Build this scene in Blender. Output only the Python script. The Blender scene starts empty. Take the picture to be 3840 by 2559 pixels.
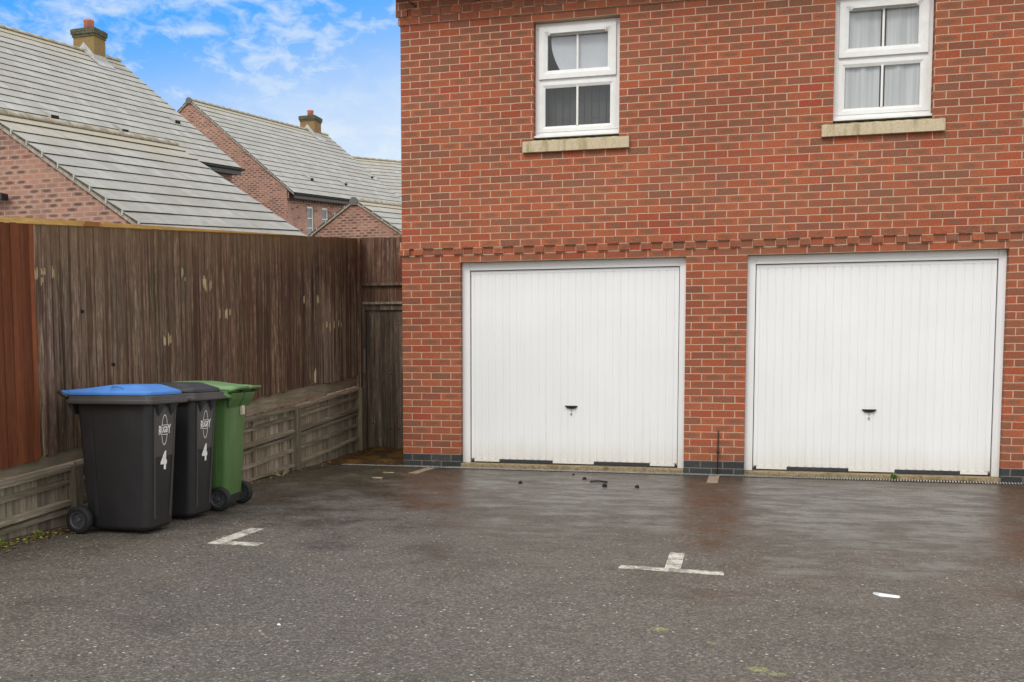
import bpy, bmesh, math, random
from mathutils import Vector, Matrix
R_ = math.radians
random.seed(7)
sc = bpy.context.scene
COL = sc.collection

# ------------------------------------------------------------------ camera
CAM = Vector((3.65504, -9.85288, 1.16774)); YAW = 0.239475; PIT = -0.0682589; ROLL = 0.00075151
FPX = 3517.87; PPY = 1595.18
cd = bpy.data.cameras.new('camera'); cam = bpy.data.objects.new('camera', cd); COL.objects.link(cam)
s_, c_ = math.sin(YAW), math.cos(YAW)
fw = Vector((-s_, c_, 0)); rt = Vector((c_, s_, 0)); up = Vector((0, 0, 1))
f2 = fw*math.cos(PIT) + up*math.sin(PIT); u2 = up*math.cos(PIT) - fw*math.sin(PIT)
r3 = rt*math.cos(ROLL) + u2*math.sin(ROLL); u3 = u2*math.cos(ROLL) - rt*math.sin(ROLL)
M = Matrix((r3, u3, -f2)).transposed().to_4x4(); M.translation = CAM
cam.matrix_world = M
cd.sensor_fit = 'HORIZONTAL'; cd.sensor_width = 36; cd.lens = 36*FPX/3840
cd.shift_y = (PPY-1279.5)/3840; cd.shift_x = 0
cd.clip_start = .05; cd.clip_end = 3000
sc.camera = cam

# ------------------------------------------------------------------ world, sun, exposure
SUN_EL, SUN_AZ = R_(44), R_(200)       # azimuth clockwise from +y
w = bpy.data.worlds.new('World'); sc.world = w; w.use_nodes = True
wn = w.node_tree; wn.nodes.clear()
def WN(t, **k):
    n = wn.nodes.new(t)
    for a, b in k.items(): setattr(n, a, b)
    return n
L = wn.links.new
wo = WN('ShaderNodeOutputWorld'); bg = WN('ShaderNodeBackground')
sky = WN('ShaderNodeTexSky', sky_type='NISHITA'); sky.sun_disc = False
sky.sun_elevation = SUN_EL; sky.sun_rotation = SUN_AZ; sky.air_density = 1.0; sky.dust_density = .3; sky.ozone_density = 2.0
tc = WN('ShaderNodeTexCoord')
hs = WN('ShaderNodeHueSaturation'); hs.inputs['Saturation'].default_value = 1.3; hs.inputs['Value'].default_value = 1.15; hs.inputs['Hue'].default_value = .5
L(sky.outputs[0], hs.inputs['Color'])
sep = WN('ShaderNodeSeparateXYZ'); L(tc.outputs['Generated'], sep.inputs[0])
def wmath(op, a, b=None, c=None):
    n = WN('ShaderNodeMath', operation=op)
    for i, x in enumerate((a, b, c)):
        if x is None: continue
        if isinstance(x, (int, float)): n.inputs[i].default_value = x
        else: L(x, n.inputs[i])
    return n.outputs[0]
def wrange(v, a, b, c=0., d=1., t='SMOOTHSTEP'):
    n = WN('ShaderNodeMapRange', interpolation_type=t)
    L(v, n.inputs[0]); n.inputs[1].default_value = a; n.inputs[2].default_value = b; n.inputs[3].default_value = c; n.inputs[4].default_value = d
    return n.outputs[0]
def wmix(f, a, b):
    n = WN('ShaderNodeMix', data_type='RGBA')
    for i, x in ((0, f), (6, a), (7, b)):
        if isinstance(x, (int, float)): n.inputs[i].default_value = x
        elif isinstance(x, tuple): n.inputs[i].default_value = (*x, 1)
        else: L(x, n.inputs[i])
    return n.outputs[2]
# wispy clouds
mp = WN('ShaderNodeMapping'); L(tc.outputs['Generated'], mp.inputs[0]); mp.inputs['Scale'].default_value = (1.0, 1.0, 1.9); mp.inputs['Rotation'].default_value = (.5, .9, .6)
n1 = WN('ShaderNodeTexNoise'); L(mp.outputs[0], n1.inputs['Vector']); n1.inputs['Scale'].default_value = 34; n1.inputs['Detail'].default_value = 8; n1.inputs['Roughness'].default_value = .62; n1.inputs['Distortion'].default_value = .4
n2 = WN('ShaderNodeTexNoise'); L(mp.outputs[0], n2.inputs['Vector']); n2.inputs['Scale'].default_value = 7.5; n2.inputs['Detail'].default_value = 3
wisp = wmath('ADD', wmath('MULTIPLY', n1.outputs[0], .75), wmath('MULTIPLY', n2.outputs[0], .5))
wisp = wrange(wisp, .50, .82)
low = wrange(wmath('SUBTRACT', sep.outputs[2], wmath('MULTIPLY', wmath('ADD', sep.outputs[0], .45), .26)), .35, .19)          # paler towards the horizon
cloud = wmath('MAXIMUM', wmath('MULTIPLY', wisp, .72), wmath('MULTIPLY', low, wmath('ADD', .80, wmath('MULTIPLY', wisp, .20))))
blue = wmix(cloud, (.075, .43, 1.08), (.86, .94, 1.0))
blue = wmix(.12, blue, hs.outputs[0])
# break in the overcast: towards (-.45,.83,.33)
gap = wmath('ADD', wmath('ADD', wmath('MULTIPLY', sep.outputs[0], -.45), wmath('MULTIPLY', sep.outputs[1], .83)), wmath('MULTIPLY', sep.outputs[2], .33))
gapm = wrange(wmath('ADD', gap, wmath('MULTIPLY', n2.outputs[0], .15)), .80, .97)
oc = WN('ShaderNodeTexNoise'); L(tc.outputs['Generated'], oc.inputs['Vector']); oc.inputs['Scale'].default_value = 2.2; oc.inputs['Detail'].default_value = 4
ocv = wrange(oc.outputs[0], .3, .7, 1.05, 1.55)
occ = WN('ShaderNodeMix', data_type='RGBA', blend_type='MULTIPLY'); occ.inputs[0].default_value = 1
L(wmix(.06, (1.0, .995, .985), hs.outputs[0]), occ.inputs[6]); L(ocv, occ.inputs[7])
skyc = wmix(gapm, occ.outputs[2], blue)
L(skyc, bg.inputs[0]); bg.inputs[1].default_value = 1.0
L(bg.outputs[0], wo.inputs[0])
# a share of the plain Nishita sky at its usual strength is mixed in above (hs) ; scale it here
hs.inputs['Value'].default_value = .12

sd = bpy.data.lights.new('sun', 'SUN'); so = bpy.data.objects.new('sun', sd); COL.objects.link(so)
sd.energy = 1.45; sd.angle = R_(22); sd.color = (1, .965, .92)
sv = Vector((math.sin(SUN_AZ)*math.cos(SUN_EL), math.cos(SUN_AZ)*math.cos(SUN_EL), math.sin(SUN_EL)))
so.rotation_euler = sv.to_track_quat('Z', 'Y').to_euler(); so.location = (0, -20, 20)
sc.view_settings.view_transform = 'Standard'; sc.view_settings.look = 'None'; sc.view_settings.gamma = 1
sc.view_settings.exposure = 0.0

# ------------------------------------------------------------------ node helper
class NT:
    def __init__(s, name):
        s.m = bpy.data.materials.new(name); s.m.use_nodes = True; s.t = s.m.node_tree; s.t.nodes.clear()
        s.o = s.t.nodes.new('ShaderNodeOutputMaterial'); s.b = s.t.nodes.new('ShaderNodeBsdfPrincipled')
        s.t.links.new(s.b.outputs[0], s.o.inputs[0]); s.tc = s.t.nodes.new('ShaderNodeTexCoord')
    def n(s, t, **k):
        x = s.t.nodes.new(t)
        for a, b in k.items(): setattr(x, a, b)
        return x
    def put(s, inp, v):
        if isinstance(v, (int, float)): inp.default_value = v
        elif isinstance(v, tuple): inp.default_value = (*v, 1) if len(v) == 3 and len(inp.default_value) == 4 else v
        else: s.t.links.new(v, inp)
    def math(s, op, a, b=None, c=None, clamp=False):
        x = s.n('ShaderNodeMath', operation=op); x.use_clamp = clamp
        for i, v in enumerate((a, b, c)):
            if v is not None: s.put(x.inputs[i], v)
        return x.outputs[0]
    def rng(s, v, a, b, c=0., d=1., t='SMOOTHSTEP'):
        x = s.n('ShaderNodeMapRange', interpolation_type=t)
        for i, q in enumerate((v, a, b, c, d)): s.put(x.inputs[i], q)
        return x.outputs[0]
    def mix(s, f, a, b, bt='MIX'):
        x = s.n('ShaderNodeMix', data_type='RGBA', blend_type=bt)
        s.put(x.inputs[0], f); s.put(x.inputs[6], a); s.put(x.inputs[7], b); return x.outputs[2]
    def obj(s): return s.tc.outputs['Object']
    def sepx(s, v):
        x = s.n('ShaderNodeSeparateXYZ'); s.put(x.inputs[0], v); return x.outputs
    def comb(s, x, y, z=0.):
        q = s.n('ShaderNodeCombineXYZ')
        for i, v in enumerate((x, y, z)): s.put(q.inputs[i], v)
        return q.outputs[0]
    def mapv(s, v, sc=(1, 1, 1), loc=(0, 0, 0), rot=(0, 0, 0)):
        q = s.n('ShaderNodeMapping'); s.put(q.inputs[0], v); q.inputs['Scale'].default_value = sc; q.inputs['Location'].default_value = loc; q.inputs['Rotation'].default_value = rot
        return q.outputs[0]
    def noise(s, v, scale, det=3, rough=.5, dist=0.):
        q = s.n('ShaderNodeTexNoise'); s.put(q.inputs['Vector'], v); q.inputs['Scale'].default_value = scale
        q.inputs['Detail'].default_value = det; q.inputs['Roughness'].default_value = rough; q.inputs['Distortion'].default_value = dist
        return q.outputs[0]
    def vor(s, v, scale, out='Distance', feature='F1'):
        q = s.n('ShaderNodeTexVoronoi', feature=feature); s.put(q.inputs['Vector'], v); q.inputs['Scale'].default_value = scale
        return q.outputs[out]
    def white(s, v):
        q = s.n('ShaderNodeTexWhiteNoise', noise_dimensions='3D'); s.put(q.inputs['Vector'], v); return q.outputs['Value'], q.outputs['Color']
    def ramp(s, f, stops, interp='LINEAR'):
        q = s.n('ShaderNodeValToRGB'); q.color_ramp.interpolation = interp; e = q.color_ramp.elements
        while len(e) < len(stops): e.new(.5)
        for i, (p, c) in enumerate(stops): e[i].position = p; e[i].color = (*c, 1)
        s.put(q.inputs[0], f); return q.outputs[0]
    def bump(s, h, dist=.01, st=1., nrm=None):
        q = s.n('ShaderNodeBump'); s.put(q.inputs['Height'], h); q.inputs['Distance'].default_value = dist; q.inputs['Strength'].default_value = st
        if nrm is not None: s.put(q.inputs['Normal'], nrm)
        return q.outputs[0]
    def fin(s, col=None, rough=None, nrm=None, spec=None, metal=None, **k):
        if col is not None: s.put(s.b.inputs['Base Color'], col)
        if rough is not None: s.put(s.b.inputs['Roughness'], rough)
        if nrm is not None: s.put(s.b.inputs['Normal'], nrm)
        if spec is not None: s.put(s.b.inputs['Specular IOR Level'], spec)
        if metal is not None: s.put(s.b.inputs['Metallic'], metal)
        for a, b in k.items(): s.put(s.b.inputs[a], b)
        return s.m

# ------------------------------------------------------------------ materials
def brick_mat(name, tones, mortar, blob=.5, blobcol=(.12, .05, .04), shear=0., header_rows=(), zoff=.01, u0=.005, u1=.1175, seed=0., mvar=.25, stain=0.):
    t = NT(name); P = t.sepx(t.obj()); Nn = t.sepx(t.tc.outputs['Normal'])
    isf = t.math('GREATER_THAN', t.math('ABSOLUTE', Nn[1]), t.math('ABSOLUTE', Nn[0]))
    u = t.math('ADD', t.math('MULTIPLY', P[0], isf), t.math('MULTIPLY', P[1], t.math('SUBTRACT', 1., isf)))
    v = t.math('ADD', t.math('SUBTRACT', P[2], t.math('MULTIPLY', P[1], shear)), zoff)
    wob = t.noise(t.obj(), 9, 2); wob2 = t.noise(t.mapv(t.obj(), loc=(3, 7, 1)), 11, 2)
    u = t.math('ADD', u, t.math('MULTIPLY', t.math('SUBTRACT', wob, .5), .010))
    v = t.math('ADD', v, t.math('MULTIPLY', t.math('SUBTRACT', wob2, .5), .007))
    vr = t.math('DIVIDE', v, .075); row = t.math('FLOOR', vr); fv = t.math('FRACT', vr)
    par = t.math('MODULO', t.math('ABSOLUTE', row), 2.)
    off = t.math('ADD', u0, t.math('MULTIPLY', par, u1-u0))
    bl = 0.225
    ur = t.math('DIVIDE', t.math('ADD', u, off), .225)
    jw = t.white(t.comb(t.math('FLOOR', ur), row, 5.5+seed))[0]
    col = t.math('FLOOR', ur); fu = t.math('FRACT', ur); du = t.math('MULTIPLY', t.math('MINIMUM', fu, t.math('SUBTRACT', 1., fu)), .225)
    if header_rows:
        hm = None
        for r in header_rows:
            q = t.math('COMPARE', row, float(r), .5); hm = q if hm is None else t.math('MAXIMUM', hm, q)
        uh = t.math('DIVIDE', t.math('SUBTRACT', u, .1408), .1125); ch = t.math('FLOOR', uh); fh = t.math('FRACT', uh)
        dh = t.math('MULTIPLY', t.math('MINIMUM', fh, t.math('SUBTRACT', 1., fh)), .1125)
        def sel(a, b): return t.math('ADD', t.math('MULTIPLY', a, t.math('SUBTRACT', 1., hm)), t.math('MULTIPLY', b, hm))
        du = sel(du, dh); col = sel(col, ch); fu = sel(fu, fh)
    dv = t.math('MULTIPLY', t.math('MINIMUM', fv, t.math('SUBTRACT', 1., fv)), .075)
    d = t.math('MINIMUM', t.math('MULTIPLY', du, .85), dv)
    edge = t.noise(t.obj(), 120, 2)
    brick = t.rng(t.math('ADD', d, t.math('MULTIPLY', t.math('SUBTRACT', edge, .5), .003)), .0040, .0064)
    r1, c1 = t.white(t.comb(col, row, seed)); r2, _ = t.white(t.comb(col, row, seed+3.3)); r3_, _ = t.white(t.comb(col, row, seed+9.1))
    bc = t.ramp(r1, tones)
    ex = t.math('DIVIDE', t.math('SUBTRACT', fu, .5), .40); ey = t.math('DIVIDE', t.math('SUBTRACT', fv, .5), .34)
    rr = t.math('ADD', t.math('POWER', t.math('ABSOLUTE', ex), 2.), t.math('POWER', t.math('ABSOLUTE', ey), 2.))
    rr = t.math('ADD', rr, t.math('MULTIPLY', t.math('SUBTRACT', t.noise(t.obj(), 28, 3), .5), 1.1))
    bm_ = t.math('MULTIPLY', t.rng(rr, 1.15, .35), t.math('MULTIPLY', t.rng(r2, .1, .8, .15, 1.), blob))
    bc = t.mix(bm_, bc, blobcol)
    fn = t.noise(t.obj(), 210, 4, .65)
    bc = t.mix(t.rng(fn, .3, .75, 0., .35), bc, (.5, .5, .5), 'OVERLAY')
    bc = t.mix(.9, bc, t.mix(t.rng(t.noise(t.obj(), 60, 3), .35, .7), (.82, .82, .82), (1.15, 1.12, 1.1)), 'MULTIPLY')
    big = t.noise(t.mapv(t.obj(), (1, 1, 1.6)), .55, 4, .6); mdn = t.noise(t.mapv(t.obj(), (1, 1, 1.3), (7, 3, 2)), 1.7, 4, .6)
    bc = t.mix(t.math('MULTIPLY', t.rng(mdn, .45, .68), .42), bc, blobcol)
    bc = t.mix(1., bc, t.mix(t.rng(big, .3, .7), (.88, .86, .86), (1.1, 1.09, 1.06)), 'MULTIPLY')
    mc = t.mix(t.rng(t.noise(t.obj(), 1.6, 4), .35, .65, 0., mvar), mortar, tuple(x*.55 for x in mortar))
    mc = t.mix(t.rng(t.noise(t.obj(), 150, 3), .3, .7, 0., .3), mc, tuple(x*.6 for x in mortar))
    # efflorescence
    eff = t.math('MULTIPLY', t.rng(t.noise(t.obj(), 4.5, 5, .7), .64, .78), t.rng(t.noise(t.obj(), 40, 3), .3, .7, .1, .5))
    c = t.mix(brick, mc, bc); c = t.mix(t.math('MULTIPLY', eff, .6), c, (.62, .48, .42))
    if stain:
        st = t.math('MULTIPLY', t.rng(P[2], .5, .1), t.rng(t.noise(t.obj(), 3.5, 4), .3, .7, .2, 1.)); c = t.mix(t.math('MULTIPLY', st, stain), c, (.06, .055, .04))
    h = t.math('ADD', t.math('MULTIPLY', brick, 1.), t.math('MULTIPLY', fn, .25)); h = t.math('ADD', h, t.math('MULTIPLY', r3_, .25))
    return t.fin(c, t.math('ADD', .78, t.math('MULTIPLY', fn, .15)), t.bump(h, .007, .9), .25)

M = {}
M['brick'] = brick_mat('red_brick', [(0, (.35, .078, .038)), (.22, (.40, .100, .045)), (.5, (.41, .118, .055)), (.72, (.34, .100, .052)), (.90, (.235, .092, .056)), (1, (.38, .068, .036))],
    (.57, .39, .27), .9, (.22, .105, .062), header_rows=(31, 65), stain=.2)
M['blue_brick'] = brick_mat('blue_engineering_brick', [(0, (.035, .042, .045)), (.5, (.05, .055, .058)), (1, (.075, .072, .07))], (.20, .17, .14), .2, (.03, .03, .03))
def wood(name, dark, mid, grey, attr=True, axis='z', greyamt=.5, red=None, sc=1., knots=True, top=None, green=.0):
    t = NT(name); o = t.obj(); P = t.sepx(o)
    if attr:
        at = t.n('ShaderNodeAttribute', attribute_name='tint'); A = t.sepx(at.outputs['Vector']); seed = A[0]; s2 = A[1]
    else:
        oi = t.n('ShaderNodeObjectInfo'); seed = oi.outputs['Random']; s2 = seed
    loc = t.math('MULTIPLY', seed, 37.)
    sx = (26, 26, 1.1) if axis == 'z' else ((26, 1.1, 26) if axis == 'y' else (1.1, 26, 26))
    v = t.n('ShaderNodeVectorMath', operation='ADD'); t.put(v.inputs[0], o); t.put(v.inputs[1], t.comb(loc, loc, loc))
    m1 = t.mapv(v.outputs[0], tuple(x*sc for x in sx)); m2 = t.mapv(v.outputs[0], tuple(x*sc*3.2 for x in sx))
    a = t.noise(m1, 1., 5, .6, .25); b = t.noise(m2, 1., 4, .6, .15)
    g = t.noise(t.mapv(v.outputs[0], tuple(x*.32 for x in sx)), 1., 3, .5)
    c = t.mix(t.rng(a, .34, .66), dark, mid)
    if red: c = t.mix(t.rng(s2, .45, 1., 0., .8), c, red)
    gm = t.math('MULTIPLY', t.rng(t.math('ADD', t.math('MULTIPLY', a, .6), t.math('MULTIPLY', g, .5)), .50, .66), t.rng(b, .35, .62))
    bz = 0.
    if name == 'weathered_brown_boards':
        jag = t.math('MULTIPLY', t.noise(t.mapv(o, (20, 20, .7)), 1., 3), 1.3)
        b1 = t.math('MULTIPLY', t.rng(P[1], -.35, .15), t.rng(t.math('ADD', P[2], jag), 2.75, 2.35))
        b2 = t.math('MULTIPLY', t.math('MULTIPLY', t.rng(P[1], -1.6, -3.2), t.rng(P[2], 2.3, 1.9)), .45)
        bz = t.math('MULTIPLY', t.math('MAXIMUM', b1, b2), t.rng(t.noise(t.mapv(v.outputs[0], (34, 34, .5)), 1., 2), .44, .54))
    blot = t.rng(t.noise(t.mapv(v.outputs[0], (3.5, 3.5, 2.2)), 1., 5, .75), .36, .62)
    fine = t.rng(t.noise(t.mapv(v.outputs[0], tuple(x*2.2 if x > 5 else x*7 for x in sx)), 1., 4, .7), .40, .62, .25, 1.)
    gm = t.math('MULTIPLY', t.math('MULTIPLY', gm, fine), t.math('ADD', .35, t.math('MULTIPLY', blot, .65)))
    c = t.mix(t.math('MULTIPLY', gm, greyamt), c, grey)
    c = t.mix(t.math('MULTIPLY', bz, .72), c, (.40, .31, .235))
    c = t.mix(t.math('MULTIPLY', t.math('SUBTRACT', 1., fine), .55), c, tuple(x*.7 for x in dark))
    c = t.mix(1., c, t.mix(seed, (.72, .72, .72), (1.25, 1.22, 1.18)), 'MULTIPLY')
    c = t.mix(t.rng(b, .55, .8, 0., .55), c, tuple(x*.35 for x in dark))
    if knots:
        k = t.vor(t.mapv(v.outputs[0], tuple(x*.12 for x in sx)), 1.1); c = t.mix(t.rng(k, .11, .04), c, tuple(x*.4 for x in dark))
    if green: c = t.mix(t.math('MULTIPLY', t.rng(t.noise(o, 2.2, 4), .42, .68), green), c, (.10, .10, .035))
    if top is not None:
        zz = t.math('SUBTRACT', P[2], t.math('MULTIPLY', P[1], .108))
        c = t.mix(t.math('MULTIPLY', t.rng(t.math('ADD', zz, t.math('MULTIPLY', t.noise(o, 9, 3), .5)), 2.35, 2.95), .5), c, top)
    return t.fin(c, .8, t.bump(t.math('ADD', a, t.math('MULTIPLY', b, .4)), .004, .5), .25)
M['fence_wood'] = wood('weathered_brown_boards', (.060, .036, .024), (.175, .104, .068), (.46, .36, .27), greyamt=1., red=(.125, .058, .042), top=(.24, .155, .08), green=.12)
M['cross_wood'] = wood('reddish_weathered_boards', (.085, .042, .028), (.22, .125, .078), (.38, .28, .20), greyamt=.9, red=(.16, .06, .04), sc=.8)
M['fence_red'] = wood('red_brown_stained_boards', (.155, .048, .020), (.235, .075, .032), (.29, .12, .06), greyamt=.25, sc=.6, knots=False)
M['gate_wood'] = wood('grey_brown_gate_boards', (.085, .062, .045), (.20, .15, .11), (.40, .34, .27), greyamt=.8, green=.1)
M['rail_wood'] = wood('weathered_green_grey_timber', (.18, .15, .11), (.33, .285, .215), (.50, .45, .37), axis='y', greyamt=.6, green=.3, knots=False)
M['plank_wood'] = wood('pale_grey_plank', (.21, .175, .125), (.30, .255, .19), (.42, .37, .29), axis='y', greyamt=.3, green=.3, knots=False)
M['post_wood'] = wood('weathered_post_timber', (.18, .145, .10), (.31, .26, .18), (.40, .35, .25), axis='z', greyamt=.6, green=.3, knots=False)
M['panel_wood'] = wood('weathered_panel_slats', (.20, .165, .125), (.36, .31, .24), (.48, .43, .36), axis='z', greyamt=.5, green=.2, knots=False)
M['cap_wood'] = wood('new_yellow_softwood', (.50, .29, .085), (.68, .44, .16), (.66, .46, .2), axis='y', greyamt=.3, attr=False, sc=.5)
M['scar_wood'] = wood('bare_pale_wood', (.45, .36, .19), (.66, .56, .36), (.70, .62, .45), attr=False, greyamt=.3, sc=2)
M['orange_wood'] = wood('bare_orange_wood', (.30, .14, .05), (.45, .23, .08), (.5, .3, .12), attr=False, greyamt=.2)

def tiles(name, base, dirt, lich):
    t = NT(name); o = t.obj(); P = t.sepx(o)
    at = t.n('ShaderNodeAttribute', attribute_name='tint'); A = t.sepx(at.outputs['Vector'])
    u = t.math('DIVIDE', t.math('ADD', P[1], t.math('MULTIPLY', A[0], .55)), .295); f = t.math('FRACT', u)
    r, _ = t.white(t.comb(t.math('FLOOR', u), A[0], A[1]))
    c = t.mix(r, tuple(x*.80 for x in base), tuple(x*1.12 for x in base))
    c = t.mix(t.rng(t.noise(o, 1.1, 5, .65), .38, .68, 0., .7), c, dirt)
    c = t.mix(t.rng(t.noise(t.mapv(o, (5, 2.5, 5)), 1.5, 6, .75), .48, .70, 0., .6), c, tuple(x*.62 for x in base))
    c = t.mix(t.math('MULTIPLY', A[2], t.rng(t.noise(o, 2.3, 4), .25, .6, .35, 1.)), c, lich)
    gap = t.rng(t.math('MINIMUM', f, t.math('SUBTRACT', 1., f)), .035, .012)
    c = t.mix(t.math('MULTIPLY', gap, t.rng(r, .2, .9, .05, .6)), c, tuple(x*.4 for x in base))
    c = t.mix(t.rng(t.noise(o, 70, 3), .3, .7, 0., .25), c, tuple(x*.7 for x in base))
    return t.fin(c, .85, t.bump(t.noise(o, 60, 4), .004, .5), .2)
M['tile'] = tiles('pale_weathered_tiles', (.44, .435, .405), (.35, .33, .28), (.45, .39, .26))
def plain(name, col, rough=.6, var=.25, sc=30, metal=0., spec=.4, bump=.002, dirt=None):
    t = NT(name); o = t.obj(); n = t.noise(o, sc, 4, .6)
    c = t.mix(t.rng(n, .3, .7), tuple(x*(1-var) for x in col), tuple(min(1, x*(1+var)) for x in col))
    if dirt: c = t.mix(t.rng(t.noise(o, 3.1, 5, .65), .45, .75, 0., .6), c, dirt)
    return t.fin(c, rough, t.bump(n, bump, .4), spec, metal)
M['tile_edge'] = plain('mossy_tile_edges', (.085, .08, .06), .95, .5, 25, dirt=(.09, .11, .03))
M['ridge'] = plain('ridge_tiles', (.40, .37, .30), .85, .25, 9, dirt=(.34, .27, .15))
M['ridge_end'] = plain('grey_ridge_end', (.14, .135, .125), .85, .2, 20)
M['verge'] = plain('verge_mortar_strip', (.33, .28, .23), .85, .3, 14)
M['hbrick'] = brick_mat('pale_house_brick', [(0, (.42, .22, .16)), (.4, (.46, .26, .195)), (.7, (.41, .235, .18)), (.9, (.37, .22, .17)), (1, (.43, .18, .13))], (.55, .40, .31), 1.0, (.13, .09, .08), shear=.108, seed=4.)
M['hbrick_front'] = brick_mat('speckled_buff_pink_brick', [(0, (.50, .29, .22)), (.5, (.54, .33, .26)), (.88, (.47, .27, .2)), (.9, (.2, .1, .08)), (1, (.24, .12, .09))], (.56, .40, .31), .35, (.2, .1, .08), shear=.108, seed=7.)
M['chim'] = brick_mat('lichen_covered_brick', [(0, (.27, .15, .07)), (.5, (.25, .19, .07)), (1, (.30, .12, .08))], (.30, .24, .12), .5, (.2, .17, .06), shear=.108, seed=9.)
M['chim_cap'] = plain('sooty_mossy_corbel', (.085, .08, .05), .95, .4, 12, dirt=(.15, .15, .07))
M['pot'] = plain('terracotta_pot', (.62, .23, .15), .8, .12, 12)
M['lead'] = plain('lead_flashing', (.42, .42, .41), .6, .15, 8)
M['black_plastic'] = plain('black_plastic_gutter', (.02, .02, .021), .4, .2, 30)
M['upvc'] = plain('white_upvc', (.80, .80, .78), .35, .03, 12, spec=.5, bump=.0003, dirt=(.68, .66, .60))
M['stone'] = None
t = NT('sand_cast_stone'); o = t.obj(); P = t.sepx(o)
c = t.mix(t.rng(t.noise(o, 45, 4), .3, .7), (.50, .41, .27), (.60, .505, .35))
drip = t.math('MULTIPLY', t.rng(t.noise(t.mapv(o, (9, 9, 1.5)), 1.3, 4, .6), .48, .66), .55)
c = t.mix(drip, c, (.22, .19, .075))
c = t.mix(t.math('MULTIPLY', t.rng(P[2], 3.462, 3.49), t.rng(t.noise(o, 14, 4), .3, .6)), c, (.10, .10, .04))
M['stone'] = t.fin(c, .85, t.bump(t.noise(o, 120, 4), .002, .5), .25)
t = NT('white_painted_steel'); o = t.obj(); P = t.sepx(o)
c = t.mix(t.rng(t.noise(o, 1.5, 4), .3, .7), (.80, .81, .80), (.835, .84, .835))
c = t.mix(t.math('MULTIPLY', t.rng(t.math('ADD', P[2], t.math('MULTIPLY', t.noise(t.mapv(o, (14, 14, 1)), 1., 4), .25)), .50, .10), .42), c, (.52, .46, .34))
c = t.mix(t.math('MULTIPLY', t.math('MULTIPLY', t.rng(P[2], .32, .06), t.rng(t.noise(o, 55, 4, .7), .56, .70)), .35), c, (.35, .29, .2))
c = t.mix(t.rng(t.noise(t.mapv(o, (22, 22, .5)), 1., 4, .6), .52, .72, 0., .12), c, (.62, .60, .54))
M['doorpaint'] = t.fin(c, .38, t.bump(t.noise(o, 3, 2), .002, .15), .45)
M['gasket'] = plain('dark_rubber_seal', (.035, .037, .042), .5, .2, 40)
M['black_handle'] = plain('black_handle_plastic', (.018, .017, .016), .35, .1, 40)
M['metal'] = plain('dull_metal', (.35, .34, .32), .4, .2, 60, metal=.8)
M['galv'] = plain('galvanised_grating', (.50, .50, .46), .45, .35, 30, metal=.25, dirt=(.16, .15, .11))
M['rust'] = plain('dark_rusty_steel', (.035, .02, .015), .75, .4, 60)
M['void'] = plain('dark_void', (.01, .01, .01), .9, 0, 10)
M['roomwall'] = plain('dark_room_wall', (.035, .035, .033), .9, .1, 3)
M['net'] = None
t = NT('net_curtain_cloth'); o = t.obj()
c = t.mix(t.rng(t.noise(t.mapv(o, (30, 30, 1)), 1., 3), .3, .7), (.47, .49, .49), (.62, .64, .64))
t.fin(c, .9, None, .1)
tr = t.n('ShaderNodeBsdfTransparent'); mx = t.n('ShaderNodeMixShader'); mx.inputs[0].default_value = .12
t.t.links.new(t.b.outputs[0], mx.inputs[1]); t.t.links.new(tr.outputs[0], mx.inputs[2]); t.t.links.new(mx.outputs[0], t.o.inputs[0]); M['net'] = t.m
M['blind_dark'] = plain('dark_grey_vertical_blind', (.05, .053, .05), .8, .15, 6)
M['sky_reflection'] = plain('pale_grey_sky_reflection', (.50, .52, .55), .8, .05, 5)  # sky reflection of the upper left panes, put into a cloth-like colour
t = NT('window_glass'); t.t.nodes.remove(t.b)
gl = t.n('ShaderNodeBsdfGlossy'); gl.inputs['Roughness'].default_value = .01
trn = t.n('ShaderNodeBsdfTransparent'); trn.inputs[0].default_value = (.97, .98, .98, 1); lw = t.n('ShaderNodeLayerWeight'); lw.inputs[0].default_value = .5; fr = t.n('ShaderNodeMath', operation='MULTIPLY_ADD'); pw = t.n('ShaderNodeMath', operation='POWER'); t.t.links.new(lw.outputs['Facing'], pw.inputs[0]); pw.inputs[1].default_value = 3.5; t.t.links.new(pw.outputs[0], fr.inputs[0]); fr.inputs[1].default_value = .75; fr.inputs[2].default_value = .085
nb = t.bump(t.noise(t.obj(), 2.2, 2), .02, .12); t.t.links.new(nb, gl.inputs['Normal'])
mx = t.n('ShaderNodeMixShader'); t.t.links.new(fr.outputs[0], mx.inputs[0]); t.t.links.new(trn.outputs[0], mx.inputs[1]); t.t.links.new(gl.outputs[0], mx.inputs[2]); t.t.links.new(mx.outputs[0], t.o.inputs[0]); M['glass'] = t.m
M['far_glass'] = plain('greyish_far_pane', (.20, .23, .23), .35, .2, 3)
def plastic(name, col, rough=.42, fade=None):
    t = NT(name); o = t.obj(); n = t.noise(o, 320, 3)
    c = t.mix(t.rng(t.noise(t.mapv(o, (1, 1, .6)), 5, 5, .65), .35, .7, 0., .35), col, tuple(min(1, x*1.5+.01) for x in col))
    sc_ = t.rng(t.noise(t.mapv(o, (60, 60, 2.5), rot=(.2, .1, 0)), 1., 4, .7), .66, .72, 0., .3)
    c = t.mix(sc_, c, tuple(min(1, x*2.2+.02) for x in col))
    return t.fin(c, t.math('ADD', rough, t.math('MULTIPLY', t.noise(o, 7, 4), .15)), t.bump(n, .0008, .35), .45)
M['bin_black'] = plastic('charcoal_bin_plastic', (.020, .0195, .0205), .42)
M['bin_green'] = plastic('green_bin_plastic', (.085, .175, .052), .36)
M['bin_green_lid'] = plastic('pale_green_lid_plastic', (.15, .27, .11), .36)
M['bin_blue'] = plastic('blue_lid_plastic', (.065, .21, .56), .38)
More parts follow.
